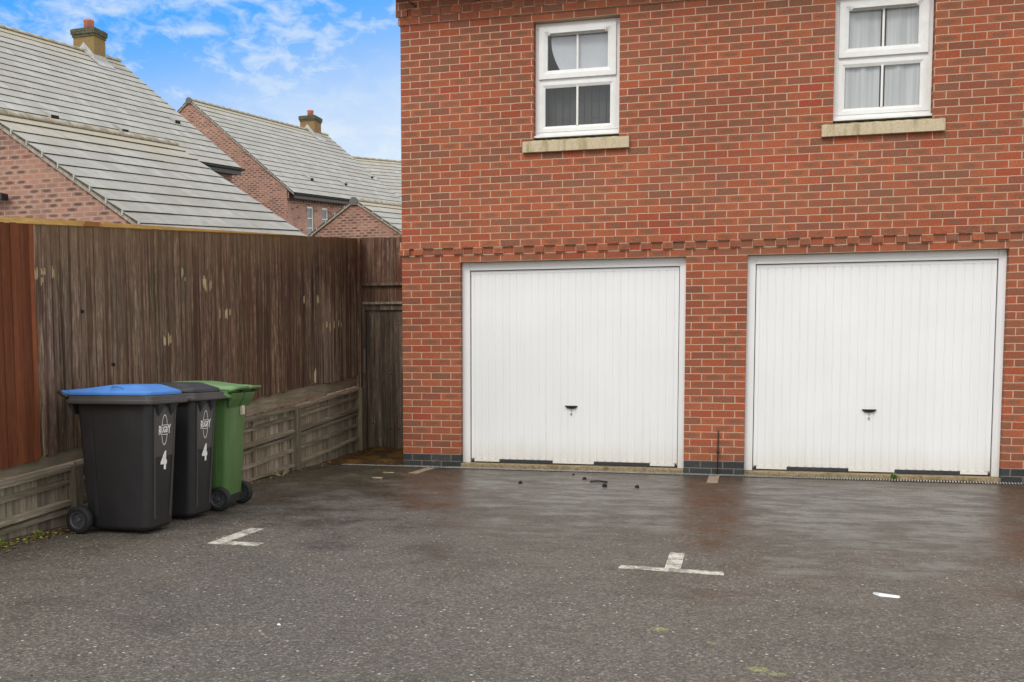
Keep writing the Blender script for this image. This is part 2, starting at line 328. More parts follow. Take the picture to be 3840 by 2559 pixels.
M['bin_grey_lid'] = plastic('charcoal_lid_plastic', (.035, .033, .035), .36)
M['bin_rim'] = plastic('sheen_lightened_bin_plastic', (.062, .058, .056), .36)  # charcoal lightened: glossy sheen on rim and front panel put into the colour
M['hub'] = plastic('grey_hub_plastic', (.075, .078, .085), .3)
M['tyre'] = plastic('black_tyre_rubber', (.014, .014, .014), .6)
M['white_print'] = plain('white_print', (.86, .86, .84), .55, .08, 60)
M['sticker'] = None
t = NT('faded_sticker'); o = t.obj()
c = t.mix(t.rng(t.noise(o, 26, 4), .42, .6), (.70, .69, .62), (.62, .50, .36)); M['sticker'] = t.fin(c, .5)
M['sticker_edge'] = plain('orange_sticker_edge', (.55, .30, .06), .5, .1, 40)
t = NT('worn_white_road_paint'); o = t.obj()
wear = t.rng(t.math('ADD', t.noise(o, 9, 5, .7), t.math('MULTIPLY', t.noise(o, 110, 3, .7), .45)), .66, .82)
c = t.mix(t.rng(t.noise(o, 40, 4), .3, .7), (.52, .49, .41), (.68, .65, .57)); c = t.mix(t.math('MULTIPLY', wear, .75), c, (.13, .115, .10))
M['paint'] = t.fin(c, .65, t.bump(t.noise(o, 160, 3), .003, .6), .3)
t = NT('grubby_road_paint'); o = t.obj()
c = t.mix(t.rng(t.noise(o, 30, 5, .7), .4, .62), (.36, .29, .215), (.22, .175, .13)); M['paint_old'] = t.fin(c, .6, t.bump(t.noise(o, 160, 3), .003, .6), .3)

# wet tarmac
t = NT('damp_tarmac'); o = t.obj(); P = t.sepx(o)
st = t.n('ShaderNodeTexVoronoi', feature='F1'); t.put(st.inputs['Vector'], o); st.inputs['Scale'].default_value = 105
cs = t.sepx(st.outputs['Color'])
stone = t.ramp(cs[0], [(0, (.044, .037, .029)), (.35, (.088, .076, .061)), (.7, (.150, .131, .107)), (.93, (.23, .207, .175)), (1, (.38, .355, .31))])
big = t.noise(o, .55, 5, .6); med = t.noise(o, 2.4, 5, .65)
c = t.mix(t.rng(t.noise(o, 34, 4, .7), .35, .65, .25, .65), stone, (.103, .089, .072))
s2 = t.n('ShaderNodeTexVoronoi', feature='F1'); t.put(s2.inputs['Vector'], o); s2.inputs['Scale'].default_value = 27
c2s = t.sepx(s2.outputs['Color'])
sp = t.math('MULTIPLY', t.rng(s2.outputs['Distance'], .20, .13), t.math('GREATER_THAN', c2s[1], .86))
c = t.mix(t.math('MULTIPLY', sp, .8), c, (.60, .58, .54))
dkm = t.math('MULTIPLY', t.rng(s2.outputs['Distance'], .22, .16), t.math('LESS_THAN', c2s[1], .05)); c = t.mix(dkm, c, (.012, .01, .009))
wetb = t.math('ADD', t.math('MULTIPLY', t.rng(P[1], -6.2, -1.8), .72), t.math('MULTIPLY', t.math('SUBTRACT', big, .5), 1.4))
wetb = t.math('ADD', t.math('ADD', wetb, t.math('MULTIPLY', t.rng(P[0], 1.2, 4.5), .18)), t.math('MULTIPLY', t.math('SUBTRACT', med, .5), 1.9)); wet = t.rng(wetb, .1, .95)
c = t.mix(t.rng(big, .35, .7), c, t.mix(1., c, (1.18, 1.17, 1.15), 'MULTIPLY'))
c = t.mix(t.math('MULTIPLY', t.rng(t.noise(t.mapv(o, (1.6, 1, 1), (9, 2, 0)), .9, 6, .7), .50, .72), .55), c, t.mix(1., c, (.62, .60, .57), 'MULTIPLY'))
c = t.mix(wet, c, t.mix(1., c, (.52, .47, .41), 'MULTIPLY'))
# mossy edge near the fence
ed = t.math('MULTIPLY', t.rng(t.math('ADD', P[0], t.math('MULTIPLY', t.noise(o, 3, 4), .9)), .25, -.75), t.rng(t.noise(o, 7, 5, .7), .35, .65))
c = t.mix(t.math('MULTIPLY', ed, .6), c, (.055, .042, .018))
c = t.mix(t.math('MULTIPLY', t.math('MULTIPLY', t.rng(P[0], .7, -.6), t.rng(P[1], -2.6, -.9)), t.math('MULTIPLY', t.rng(t.noise(o, 5, 4), .42, .66), .5)), c, (.05, .055, .016))
bh = t.math('ADD', t.math('MULTIPLY', st.outputs['Distance'], .8), t.math('MULTIPLY', t.noise(o, 60, 3), .5))
bs = t.rng(wet, 0., 1., .80, .24)
bq = t.n('ShaderNodeBump'); t.put(bq.inputs['Height'], bh); bq.inputs['Distance'].default_value = .006; t.put(bq.inputs['Strength'], bs)
M['tarmac'] = t.fin(c, t.math('ADD', t.rng(wet, 0., 1., .56, .26), t.math('MULTIPLY', t.rng(t.noise(t.mapv(o, (1, 2.2, 1), (4, 1, 0)), 2.0, 6, .7), .40, .62), .22)), bq.outputs[0], .5)
t = NT('mossy_soil'); o = t.obj()
c = t.mix(t.rng(t.noise(o, 18, 5, .7), .35, .65), (.035, .022, .012), (.11, .062, .022))
c = t.mix(t.rng(t.noise(o, 4, 4), .45, .65), c, (.17, .085, .018)); c = t.mix(t.rng(t.noise(o, 7, 5, .7), .55, .7, 0., .7), c, (.06, .065, .015))
M['soil'] = t.fin(c, .9, t.bump(t.noise(o, 50, 5, .7), .02, 1.), .2)
t = NT('tan_concrete'); o = t.obj()
c = t.mix(t.rng(t.noise(o, 30, 5, .7), .35, .65), (.20, .145, .075), (.36, .28, .17)); c = t.mix(t.rng(t.noise(o, 5, 5, .7), .5, .7, 0., .8), c, (.10, .075, .035))
c = t.mix(t.rng(t.noise(t.mapv(o, (1, 1, 1), (5, 3, 2)), 9, 4), .58, .7, 0., .6), c, (.14, .14, .04))
M['concrete'] = t.fin(c, .75, t.bump(t.noise(o, 90, 4), .006, .8), .3)
M['leaf_y'] = plain('yellow_green_leaves', (.30, .34, .06), .6, .45, 22)
M['leaf_b'] = plain('dead_brown_leaves', (.16, .085, .035), .7, .5, 22)
M['moss'] = plain('yellow_green_moss', (.22, .22, .115), .9, .35, 60)
M['clod'] = plain('dark_dirt', (.016, .012, .009), .85, .4, 60)
M['twig'] = plain('pale_twig', (.45, .36, .22), .8, .2, 60)
M['litter'] = plain('white_plastic_litter', (.82, .82, .84), .4, .05, 30)
M['earth'] = plain('garden_earth', (.09, .085, .045), .95, .3, 2)

# ------------------------------------------------------------------ geometry helpers
class MB:
    def __init__(s): s.bm = bmesh.new(); s.tl = s.bm.loops.layers.float_color.new('tint'); s.mi = 0
    def face(s, pts, tint=(.5, .5, 0), mi=None, smooth=False):
        f = s.bm.faces.new([s.bm.verts.new(p) for p in pts])
        for l in f.loops: l[s.tl] = (*tint, 1)
        f.material_index = s.mi if mi is None else mi; f.smooth = smooth; return f
    def box(s, a, b, tint=(.5, .5, 0), mi=None, skip=''):
        x0, y0, z0 = a; x1, y1, z1 = b
        return s.hexa([(x0, y0, z0), (x1, y0, z0), (x1, y1, z0), (x0, y1, z0)], [(x0, y0, z1), (x1, y0, z1), (x1, y1, z1), (x0, y1, z1)], tint, mi, skip)
    def hexa(s, bot, top, tint=(.5, .5, 0), mi=None, skip=''):
        v = [s.bm.verts.new(p) for p in bot] + [s.bm.verts.new(p) for p in top]; n = len(bot)
        F = []
        if 'b' not in skip: F.append([v[i] for i in reversed(range(n))])
        if 't' not in skip: F.append([v[n+i] for i in range(n)])
        for i in range(n): j = (i+1) % n; F.append([v[i], v[j], v[n+j], v[n+i]])
        for q in F:
            f = s.bm.faces.new(q)
            for l in f.loops: l[s.tl] = (*tint, 1)
            f.material_index = s.mi if mi is None else mi
        return v
    def tube(s, pts, r, n=8, cap=True, mi=None, tint=(.5, .5, 0)):
        rings = []; pts = [Vector(p) for p in pts]
        for i, p in enumerate(pts):
            d = (pts[min(i+1, len(pts)-1)] - pts[max(i-1, 0)]).normalized()
            a = d.cross(Vector((0, 0, 1))) if abs(d.z) < .95 else d.cross(Vector((0, 1, 0)))
            a.normalize(); b = d.cross(a); rr = r[i] if isinstance(r, (list, tuple)) else r
            rings.append([s.bm.verts.new(p + a*math.cos(k*2*math.pi/n)*rr + b*math.sin(k*2*math.pi/n)*rr) for k in range(n)])
        s.skin(rings, cap, mi, tint)
    def skin(s, rings, cap=True, mi=None, tint=(.5, .5, 0), smooth=True, closed=True):
        n = len(rings[0]); fs = []
        for A, B in zip(rings[:-1], rings[1:]):
            for k in range(n if closed else n-1):
                j = (k+1) % n; f = s.bm.faces.new([A[k], A[j], B[j], B[k]]); f.smooth = smooth; fs.append(f)
        if cap:
            fs.append(s.bm.faces.new(list(reversed(rings[0])))); fs.append(s.bm.faces.new(rings[-1]))
        for f in fs:
            f.material_index = s.mi if mi is None else mi
            for l in f.loops: l[s.tl] = (*tint, 1)
    def rings(s, R, **k): s.skin([[s.bm.verts.new(p) for p in r] for r in R], **k)
    def build(s, name, mats, parent=None, bevel=0, smooth_angle=None, loc=None):
        bmesh.ops.recalc_face_normals(s.bm, faces=s.bm.faces)
        me = bpy.data.meshes.new(name); s.bm.to_mesh(me); s.bm.free()
        for m in (mats if isinstance(mats, (list, tuple)) else [mats]): me.materials.append(m)
        o = bpy.data.objects.new(name, me); COL.objects.link(o)
        if parent: o.parent = parent
        if loc: o.location = loc
        if bevel:
            md = o.modifiers.new('bevel', 'BEVEL'); md.width = bevel; md.segments = 2; md.limit_method = 'ANGLE'; md.angle_limit = R_(40)
        return o
def tag(o, label=None, cat=None, group=None, kind=None):
    if label: o['label'] = label
    if cat: o['category'] = cat
    if group: o['group'] = group
    if kind: o['kind'] = kind
    return o
def empty(name, label, cat, loc=(0, 0, 0), rz=0., group=None):
    o = bpy.data.objects.new(name, None); COL.objects.link(o); o.location = loc; o.rotation_euler = (0, 0, rz); o.empty_display_size = .2
    return tag(o, label, cat, group)

# ------------------------------------------------------------------ ground
m = MB(); m.face([(-60, -60, 0), (60, -60, 0), (60, -.1, 0), (-60, -.1, 0)]); m.face([(-60, -.1, 0), (-1.04, -.1, 0), (-1.04, 90, 0), (-60, 90, 0)], mi=1)
m.face([(-1.04, -.1, 0), (60, -.1, 0), (60, 90, 0), (-1.04, 90, 0)], mi=1)
tag(m.build('ground', [M['tarmac'], M['earth']]), 'dark damp speckled tarmac yard in front of the garages', 'ground', kind='structure')
# soil in front of the gate
m = MB(); nx, ny = 24, 34
def soilp(i, j):
    y = -.09 + (1.3+.09)*j/ny
    xl = -1.02; xr = -.012
    if y < .0: xl = -.90
    x = xl + (xr-xl)*i/nx
    e = min(i/3., (j)/4., 1.)
    return (x, y, .003 + e*(.018 + .02*random.random()) + .02*e*math.sin(x*7+y*3)**2 + .05*e*max(0, (y-.4)))
G = [[m.bm.verts.new(soilp(i, j)) for i in range(nx+1)] for j in range(ny+1)]
for j in range(ny):
    for i in range(nx): m.bm.faces.new([G[j][i], G[j][i+1], G[j+1][i+1], G[j+1][i]]).smooth = True
tag(m.build('soil', M['soil']), 'patch of brown mossy soil in front of the wooden gate', 'soil', kind='structure')

# ------------------------------------------------------------------ garage building
B = empty('garage_building', 'red brick two-storey building with two white garage doors and two upstairs windows', 'building')
XR = 10.0; TOP = 5.06
D1 = (.668, 3.085, 2.24); D2 = (3.695, 6.105, 2.24)
W1 = (1.478, 2.385); W2 = (4.485, 5.392); WZ = (3.49, 4.715)
xs = sorted({0, D1[0], D1[1], D2[0], D2[1], W1[0], W1[1], W2[0], W2[1], XR}); zs = [.14, 2.24, WZ[0], WZ[1], 4.79]
m = MB()
def hole(x0, x1, z0, z1):
    c = (x0+x1)/2; z = (z0+z1)/2
    for a, b, t0, t1 in ((D1[0], D1[1], 0, 2.24), (D2[0], D2[1], 0, 2.24), (W1[0], W1[1], *WZ), (W2[0], W2[1], *WZ)):
        if a < c < b and t0 < z < t1: return True
    return False
for x0, x1 in zip(xs[:-1], xs[1:]):
    for z0, z1 in zip(zs[:-1], zs[1:]):
        if not hole(x0, x1, z0, z1): m.face([(x0, 0, z0), (x1, 0, z0), (x1, 0, z1), (x0, 0, z1)])
for a, b, z0, z1 in ((D1[0], D1[1], .14, 2.24), (D2[0], D2[1], .14, 2.24), (W1[0], W1[1], *WZ), (W2[0], W2[1], *WZ)):
    dd = .19
    m.face([(a, 0, z0), (a, dd, z0), (a, dd, z1), (a, 0, z1)]); m.face([(b, 0, z0), (b, 0, z1), (b, dd, z1), (b, dd, z0)])
    m.face([(a, 0, z1), (a, dd, z1), (b, dd, z1), (b, 0, z1)])
    if z0 > 1: m.face([(a, 0, z0), (b, 0, z0), (b, dd, z0), (a, dd, z0)])
YB = 7.5
m.face([(0, 0, .14), (0, 0, 4.79), (0, YB, 4.79), (0, YB, .14)]); m.face([(XR, 0, .14), (XR, YB, .14), (XR, YB, 4.79), (XR, 0, 4.79)]); m.face([(0, YB, .14), (0, YB, 4.79), (XR, YB, 4.79), (XR, YB, .14)])
m.face([(0, 0, 4.79), (XR, 0, 4.79), (XR, YB, 4.79), (0, YB, 4.79)])
# gable infill at both ends
for x in (0, XR): m.face([(x, 0, 4.79), (x, YB, 4.79), (x, YB/2, 7.6)])
wall = m.build('wall', M['brick'], B)
# plinth of blue bricks
for a, b in ((0, D1[0]), (D1[1], D2[0]), (D2[1], XR)):
    m = MB(); m.box((a+.001, -.004, 0), (b-.001, .19, .14)); m.build('plinth', M['blue_brick'], B)
m = MB(); m.box((0.001, .191, 0), (.2, YB, .14)); m.build('plinth', M['blue_brick'], B)
# corbelled bands
def band(z0, rows_hdr, parts):
    m = MB()
    for (za, zb, pr) in parts: m.box((-pr*.8, -pr, za), (XR, -.0005, zb)); m.box((-pr*.8, .0, za), (-.0005, YB, zb))
    za, zb, pr, bk = rows_hdr
    m.box((-pr*.8, -pr, za), (.0925, -bk-.0003, zb))
    k = 0
    while .146+.225*k < XR-.2:
        x = .146+.225*k; m.box((x, -pr, za), (x+.1035, -bk-.0003, zb)); k += 1
    return m
band(0, (2.319, 2.3905, .024, 0), [(2.391, 2.464, .022)]).build('corbel_course', M['brick'], B, .003)
band(0, (4.867, 4.939, .046, .0225), [(4.79, 4.866, .022), (4.866, 4.94, .0222), (4.9405, TOP, .045)]).build('corbel_course', M['brick'], B, .003)
# eaves: soffit, gutter, roof, brackets
m = MB(); m.box((-.05, -.30, TOP), (XR+.05, -.0455, TOP+.02)); m.box((-.05, -.32, TOP), (XR+.05, -.30, TOP+.16)); m.build('soffit', M['rust'], B)
m = MB()
rg = []
for x in (-.06, XR+.06): rg.append([(x, -.38 - .06*math.cos(a), TOP+.14 - .06*math.sin(a)) for a in [i*math.pi/8 for i in range(9)]] + [(x, -.38 + .052*math.cos(a), TOP+.14 - .052*math.sin(a)) for a in [i*math.pi/8 for i in range(9)]])
m.rings(rg); m.build('gutter', M['black_plastic'], B)
def roof_courses(m, A0, z0, A1, z1, y0, y1, gauge=.325, th=.024, shear=0., lich=2):
    """stepped tile courses from ridge (A0,z0) down to eave (A1,z1); course edges are mi 1"""
    Ls = math.hypot(A1-A0, z1-z0); n = max(1, round(Ls/gauge)); ux, uz = (A1-A0)/Ls, (z1-z0)/Ls
    nx_, nz_ = (-uz, ux) if ux > 0 else (uz, -ux)
    if nz_ < 0: nx_, nz_ = -nx_, -nz_
    def P(sd, h, y): return (A0+ux*sd+nx_*h, y, z0+uz*sd+nz_*h + shear*y)
    for i in range(n):
        a = Ls*i/n; b = Ls*(i+1)/n; r = random.random(); tn = (r, random.random(), max(0, 1-i/lich)*.75 if lich else 0)
        ov = 0 if i == 0 else .0
        # break each course into short runs with tiny height changes
        y = y0; seg = []
        while y < y1-.01:
            yn = min(y1, y+.295*random.choice((3, 4, 5, 6))); seg.append((y, yn)); y = yn
        for (ya, yb) in seg:
            d1 = random.uniform(-.003, .003); tl = (tn[0], tn[1], tn[2])
            m.face([P(a, .003, ya), P(a, .003, yb), P(b, th+d1, yb), P(b, th+d1, ya)], tl, 0)
            m.face([P(b, th+d1, ya), P(b, th+d1, yb), P(b, .0, yb), P(b, .0, ya)], tl, 1)
        for yy in (y0, y1): m.face([P(a, .003, yy), P(b, th, yy), P(b, -.02, yy), P(a, -.02, yy)], tn, 1)
m = MB(); NB = []
def roof_x():
    # ridge parallel to x: build with y as running axis then swap
    q = MB(); roof_courses(q, 0, 7.75, 4.15, 5.12, -XR-.1, .1); roof_courses(q, 0, 7.75, -4.15, 5.12, -XR-.1, .1)
    for v in q.bm.verts: x, y, z = v.co; v.co = (-y, YB/2 - x, z)
    return q
roof_x().build('roof', [M['tile'], M['tile_edge']], B)
for x, z in ((.175, 4.975), (.875, 4.98), (1.575, 4.985)):
    m = MB(); m.tube([(x+.03, -.05, z-.02), (x-.01, -.13, z+.0), (x-.028, -.16, z+.012)], .006, 6); m.tube([(x-.018, -.145, z), (x-.035, -.15, z+.025)], .005, 6)
    m.build('gutter_bracket', M['rust'], B)
# garage doors
def garage_door(x0, x1, top, white):
    g0 = x0+.092; g1 = x1-.075; zt = 2.145; zb = .072; yf = .115
    m = MB()   # ribbed leaf
    n = 27; pitch = (g1-g0-.075)/n; prof = [(g0, yf), (g0+.035, yf), (g0+.0355, yf+.002), (g0+.0375, yf+.002)]
    x = g0+.0375
    for i in range(n):
        gx = .010
        prof += [(x, yf+.003), (x+gx*.5, yf-.001), (x+pitch-gx*1.1, yf), (x+pitch-gx*.5, yf+.005), (x+pitch-.0005, yf+.005)]
        x += pitch
    prof += [(x, yf+.004), (g1-.035, yf), (g1, yf)]
    zr0 = zb+.022; zr1 = zt-.03
    for (xa, ya), (xb, yb) in zip(prof[:-1], prof[1:]):
        if xb-xa < 1e-6: continue
        m.face([(xa, ya, zr0), (xb, yb, zr0), (xb, yb, zr1), (xa, ya, zr1)])
    m.box((g0, yf-.003, zr1), (g1, yf+.03, zt)); m.box((g0, yf+.012, zb+.002), (g1, yf+.03, zr0))
    for a, b in white: m.box((a, yf-.006, zb-.012), (b, yf+.012, zr0-.003))
    for i in range(n):   # rib feet notches
        xx = g0+.0375+pitch*i; m.box((xx+.014, yf-.001, zr0-.004), (xx+pitch-.014, yf+.004, zr0+.001))
    leaf = m.build('garage_door', M['doorpaint'], B)
    m = MB(); y0 = .085
    m.box((x0+.001, y0, .046), (g0-.008, .17, 2.239)); m.box((g1+.008, y0, .046), (x1-.001, .17, 2.239)); m.box((g0-.008, y0, zt+.008), (g1+.008, .17, 2.18)); m.box((g0-.008, y0+.012, 2.18), (g1+.008, .17, 2.239))
    m.box((x0+.001, y0-.010, .046), (x0+.028, y0, 2.2)); m.box((x1-.028, y0-.010, .046), (x1-.001, y0, 2.2))
    m.build('door_frame', M['doorpaint'], leaf, .003)
    m = MB(); m.box((g0-.006, yf+.02, .05), (g1+.006, yf+.045, zt+.006)); m.box((g0+.01, yf+.004, .052), (g1-.01, yf+.011, zb+.014)); m.build('seal', M['gasket'], leaf)
    cx = (g0+g1)/2 - .005; m = MB()
    R = []
    for zz, w_, d_ in ((.655, .028, .012), (.662, .045, .022), (.672, .062, .034), (.684, .070, .040), (.689, .068, .038)):
        R.append([(cx + w_*math.cos(a), yf-.004 - d_*max(0, math.sin(a)), zz) for a in [i*math.pi/12 for i in range(13)]])
    m.rings(R); m.build('handle', M['black_handle'], leaf)
    m = MB(); m.box((cx-.006, yf-.012, .585), (cx+.006, yf-.001, .612)); m.build('keyhole_cover', M['metal'], leaf); m = MB(); m.tube([(cx, yf-.001, .638), (cx, yf-.016, .638)], .006, 10); m.build('lock', M['metal'], leaf)
    m = MB(); m.box((x0+.001, -.002, 0), (x1-.001, .25, .046)); th = m.build('threshold', M['concrete'], B, .006)
    m = MB(); m.box((x0-.1, .18, .0), (x1+.1, .2, 2.3)); m.build('garage_lining', M['void'], leaf)
garage_door(*D1, [(.795, 1.079), (1.679, 2.127), (2.728, 2.985)])
garage_door(*D2, [(3.82, 4.121), (4.722, 5.157), (5.762, 6.01)])
# windows
def frame_rect(m, x0, x1, z0, z1, w, y0, y1, lip=0):
    m.box((x0, y0, z0), (x0+w, y1, z1)); m.box((x1-w, y0, z0), (x1, y1, z1)); m.box((x0+w, y0, z0), (x1-w, y1, z0+w)); m.box((x0+w, y0, z1-w), (x1-w, y1, z1))
def mitre(m, x0, x1, z0, z1, w, yo, yi, yb):
    """bevelled sash: outer edge at yo, inner at yi"""
    O = [(x0, z0), (x1, z0), (x1, z1), (x0, z1)]; I = [(x0+w, z0+w), (x1-w, z0+w), (x1-w, z1-w), (x0+w, z1-w)]; Q = [(x0+w*.55, z0+w*.55), (x1-w*.55, z0+w*.55), (x1-w*.55, z1-w*.55), (x0+w*.55, z1-w*.55)]
    for i in range(4):
        j = (i+1) % 4
        for (a, ya), (b, yb_) in (((O, yb), (O, yo)), ((O, yo), (Q, yo)), ((Q, yo), (I, yi)), ((I, yi), (I, yb))):
            m.face([(a[i][0], ya, a[i][1]), (a[j][0], ya, a[j][1]), (b[j][0], yb_, b[j][1]), (b[i][0], yb_, b[i][1])])
def window(x0, x1):
    z0, z1 = 3.545, 4.712; y = .085
    m = MB(); frame_rect(m, x0+.004, x1-.004, z0, z1, .042, y, y+.06)
    m.box((x0+.046, y+.004, 4.108), (x1-.046, y+.056, 4.15)); m.box((x0+.02, y-.006, z0+.042), (x1-.02, y, z0+.046))
    m.box((x0-.006, y-.055, z0-.022), (x1+.001, y+.06, z0))     # plastic sill nose
    f = m.build('window', M['upvc'], B, .004)
    m = MB(); mitre(m, x0+.0465, x1-.0465, 4.135, 4.672, .088, y-.022, y-.004, y+.03); m.build('opening_sash', M['upvc'], f)
    m = MB(); mitre(m, x0+.0462, x1-.0462, z0+.0425, 4.108, .062, y-.002, y+.012, y+.03); m.build('fixed_sash', M['upvc'], f)
    xm = (x0+x1)/2
    m = MB(); m.box((xm-.010, y-.001, 4.2), (xm+.010, y+.012, 4.59)); m.box((xm-.010, y+.003, z0+.1), (xm+.010, y+.018, 4.05)); m.build('glazing_bar', M['upvc'], f)
    m = MB(); m.face([(x0+.13, y+.012, 4.20), (x1-.13, y+.012, 4.20), (x1-.13, y+.0135, 4.60), (x0+.13, y+.0135, 4.60)]); m.build('pane', M['glass'], f)
    m = MB(); m.face([(x0+.10, y+.02, z0+.09), (x1-.10, y+.02, z0+.09), (x1-.10, y+.0205, 4.06), (x0+.10, y+.0205, 4.06)]); m.build('pane', M['glass'], f)
    m = MB(); m.hexa([(x0+.165, y-.06, 4.588), (x1-.165, y-.06, 4.588), (x1-.165, y-.02, 4.592), (x0+.165, y-.02, 4.592)], [(x0+.165, y-.035, 4.618), (x1-.165, y-.035, 4.618), (x1-.165, y-.02, 4.618), (x0+.165, y-.02, 4.618)])
    m.box((x0+.15, y-.034, 4.583), (x0+.165, y-.02, 4.62)); m.box((x1-.165, y-.034, 4.583), (x1-.15, y-.02, 4.62)); m.build('trickle_vent', M['upvc'], f, .002)
    m = MB(); m.hexa([(x0-.108, -.045, 3.36), (x1+.108, -.045, 3.36), (x1+.108, .0, 3.36), (x0-.108, .0, 3.36)], [(x0-.108, -.045, 3.468), (x1+.108, -.045, 3.468), (x1+.108, -.002, 3.49), (x0-.108, -.002, 3.49)])
    m.hexa([(x0, -.002, 3.44), (x1, -.002, 3.44), (x1, .12, 3.44), (x0, .12, 3.44)], [(x0, -.002, 3.4905), (x1, -.002, 3.4905), (x1, .12, 3.518), (x0, .12, 3.518)])
    m.build('stone_sill', M['stone'], B, .004)
    # dark room behind
    m = MB()
    for q in ([(x0-.4, 1.2, 3.2), (x1+.4, 1.2, 3.2), (x1+.4, 1.2, 4.76), (x0-.4, 1.2, 4.76)], [(x0-.4, .16, 3.2), (x0-.4, 1.2, 3.2), (x0-.4, 1.2, 4.76), (x0-.4, .16, 4.76)], [(x1+.4, .16, 3.2), (x1+.4, 1.2, 3.2), (x1+.4, 1.2, 4.76), (x1+.4, .16, 4.76)], [(x0-.4, .16, 4.76), (x1+.4, .16, 4.76), (x1+.4, 1.2, 4.76), (x0-.4, 1.2, 4.76)], [(x0-.4, .16, 3.2), (x1+.4, .16, 3.2), (x1+.4, 1.2, 3.2), (x0-.4, 1.2, 3.2)]): m.face(q)
    m.build('room_lining', M['roomwall'], f)
    return f
window(*W1); window(*W2)
def drape(name, x0, x1, z0, z1, y, mat, amp, per, label, cat, n=120, xl=None):
    m = MB(); top, bot = [], []
    for i in range(n+1):
        f = i/n; x = x0+(x1-x0)*f; a = amp*(math.sin(x*2*math.pi/per) + .5*math.sin(x*2*math.pi/per*1.7+1))
        top.append(m.bm.verts.new((x, y+a*.7, z1))); bot.append(m.bm.verts.new((x+.004*math.sin(x*30), y+a, z0)))
    for i in range(n): m.bm.faces.new([bot[i], bot[i+1], top[i+1], top[i]]).smooth = True
    return tag(m.build(name, mat), label, cat)
drape('net_curtain', 4.53, 4.918, 3.60, 4.66, .128, M['net'], .007, .16, 'pale net curtain in the left half of the right upstairs window', 'curtain')
drape('net_curtain', 4.972, 5.36, 3.60, 4.66, .128, M['net'], .007, .19, 'pale net curtain in the right half of the right upstairs window', 'curtain')
# left window: vertical blind below, curved pale sheet painting the reflected sky above
m = MB()
x = 1.52
while x < 2.34:
    m.box((x, .24+.004*math.sin(x*40), 3.57), (x+.070, .243+.004*math.sin(x*40), 4.14)); x += .078
for z in (3.75, 3.93): m.box((1.52, .236, z), (2.35, .238, z+.006))
tag(m.build('vertical_blind', M['blind_dark']), 'dark grey slatted blind behind the lower panes of the left upstairs window', 'blind')
m = MB(); pts = []
for i in range(15):
    z = 4.13+.5*i/14; a = (z-4.13)/.5; xl = 1.80-.155*math.sin(min(1, a*1.25)*math.pi/2); pts.append((xl, z))
# the sheet stands right behind the glass
V = [m.bm.verts.new((p[0], .130, p[1])) for p in pts]; V2 = [m.bm.verts.new((2.33, .138, p[1])) for p in pts]
for i in range(14): m.bm.faces.new([V[i], V2[i], V2[i+1], V[i+1]])
tag(m.build('sky_reflection_sheet', M['sky_reflection']), 'pale grey curved sheet standing for sky reflected in the upper panes of the left upstairs window', 'blind')

# drain channel
Dr = empty('drain_channel', 'narrow slotted drain grating along the foot of the garage wall', 'drain', (0, 0, 0))
m = MB(); m.box((-.70, -.142, .0), (XR, -.135, .006)); m.box((-.70, -.020, .0), (XR, -.012, .006)); m.build('edge_frame', M['rust'], Dr)
m = MB(); x = -.695
while x < XR-.05:
    m.hexa([(x, -.134, .004), (x+.012, -.134, .004), (x+.032, -.021, .004), (x+.020, -.021, .004)], [(x, -.134, .010), (x+.012, -.134, .010), (x+.032, -.021, .010), (x+.020, -.021, .010)]); x += .0262
m.build('grating', M['galv'], Dr)
m = MB(); m.box((-.70, -.135, .0008), (XR, -.020, .0025)); m.build('channel', M['void'], Dr)

# ------------------------------------------------------------------ fences
def ztop(y): return 2.062+.108*(y+4.64)
def zbot(y): return .459+.0905*(y+4.7) + (.02 + .02*math.sin(math.pi*(y+4.7)/5.85) if -4.7 < y < .2 else (.02 if y <= -4.7 else 0))
F = empty('boundary_fence', 'tall weathered dark brown vertical board fence beside the bins', 'fence', (-1., -4, 0))
def boards(y0, y1, step, x, zb, zt, jag=.012, tintf=None, dx=.007):
    m = MB(); y = y0; i = 0
    while y < y1-.01:
        w = min(step*random.uniform(.92, 1.08), y1-y); j = random.uniform(-jag, jag); j2 = random.uniform(-.004, .004); t_ = (random.random(), random.random(), 0)
        xa = x+random.uniform(-.002, .002); ya, yb = y, y+w+.012
        m.hexa([(xa-.012, ya, zb(ya)+j), (xa+dx, ya, zb(ya)+j), (xa+.002, yb, zb(yb)+j), (xa-.012, yb, zb(yb)+j)],
               [(xa-.012, ya, zt(ya)+j2), (xa+dx, ya, zt(ya)+j2), (xa+.002, yb, zt(yb)+j2), (xa-.012, yb, zt(yb)+j2)], t_)
        y += w
    return m
def rel(o, e):
    o.matrix_parent_inverse = Matrix.Translation(-Vector(e.location)) if e.rotation_euler.z == 0 else e.matrix_world.inverted(); return o
def P(m, name, mat, e, **k):
    o = m.build(name, mat, e, **k); o.matrix_parent_inverse = Matrix.Translation(-Vector(e.location)); return o
P(boards(-4.43, 1.16, .092, -1.0, zbot, ztop), 'boards', M['fence_wood'], F)
RP = empty('red_brown_fence_panel', 'red-brown stained vertical board panel at the left end of the fence', 'fence panel', (-1., -5.4, 0))
P(boards(-9.4, -4.43, .085, -.990, lambda y: zbot(y)-.01, ztop, jag=.006), 'boards', M['fence_red'], RP)
m = MB()
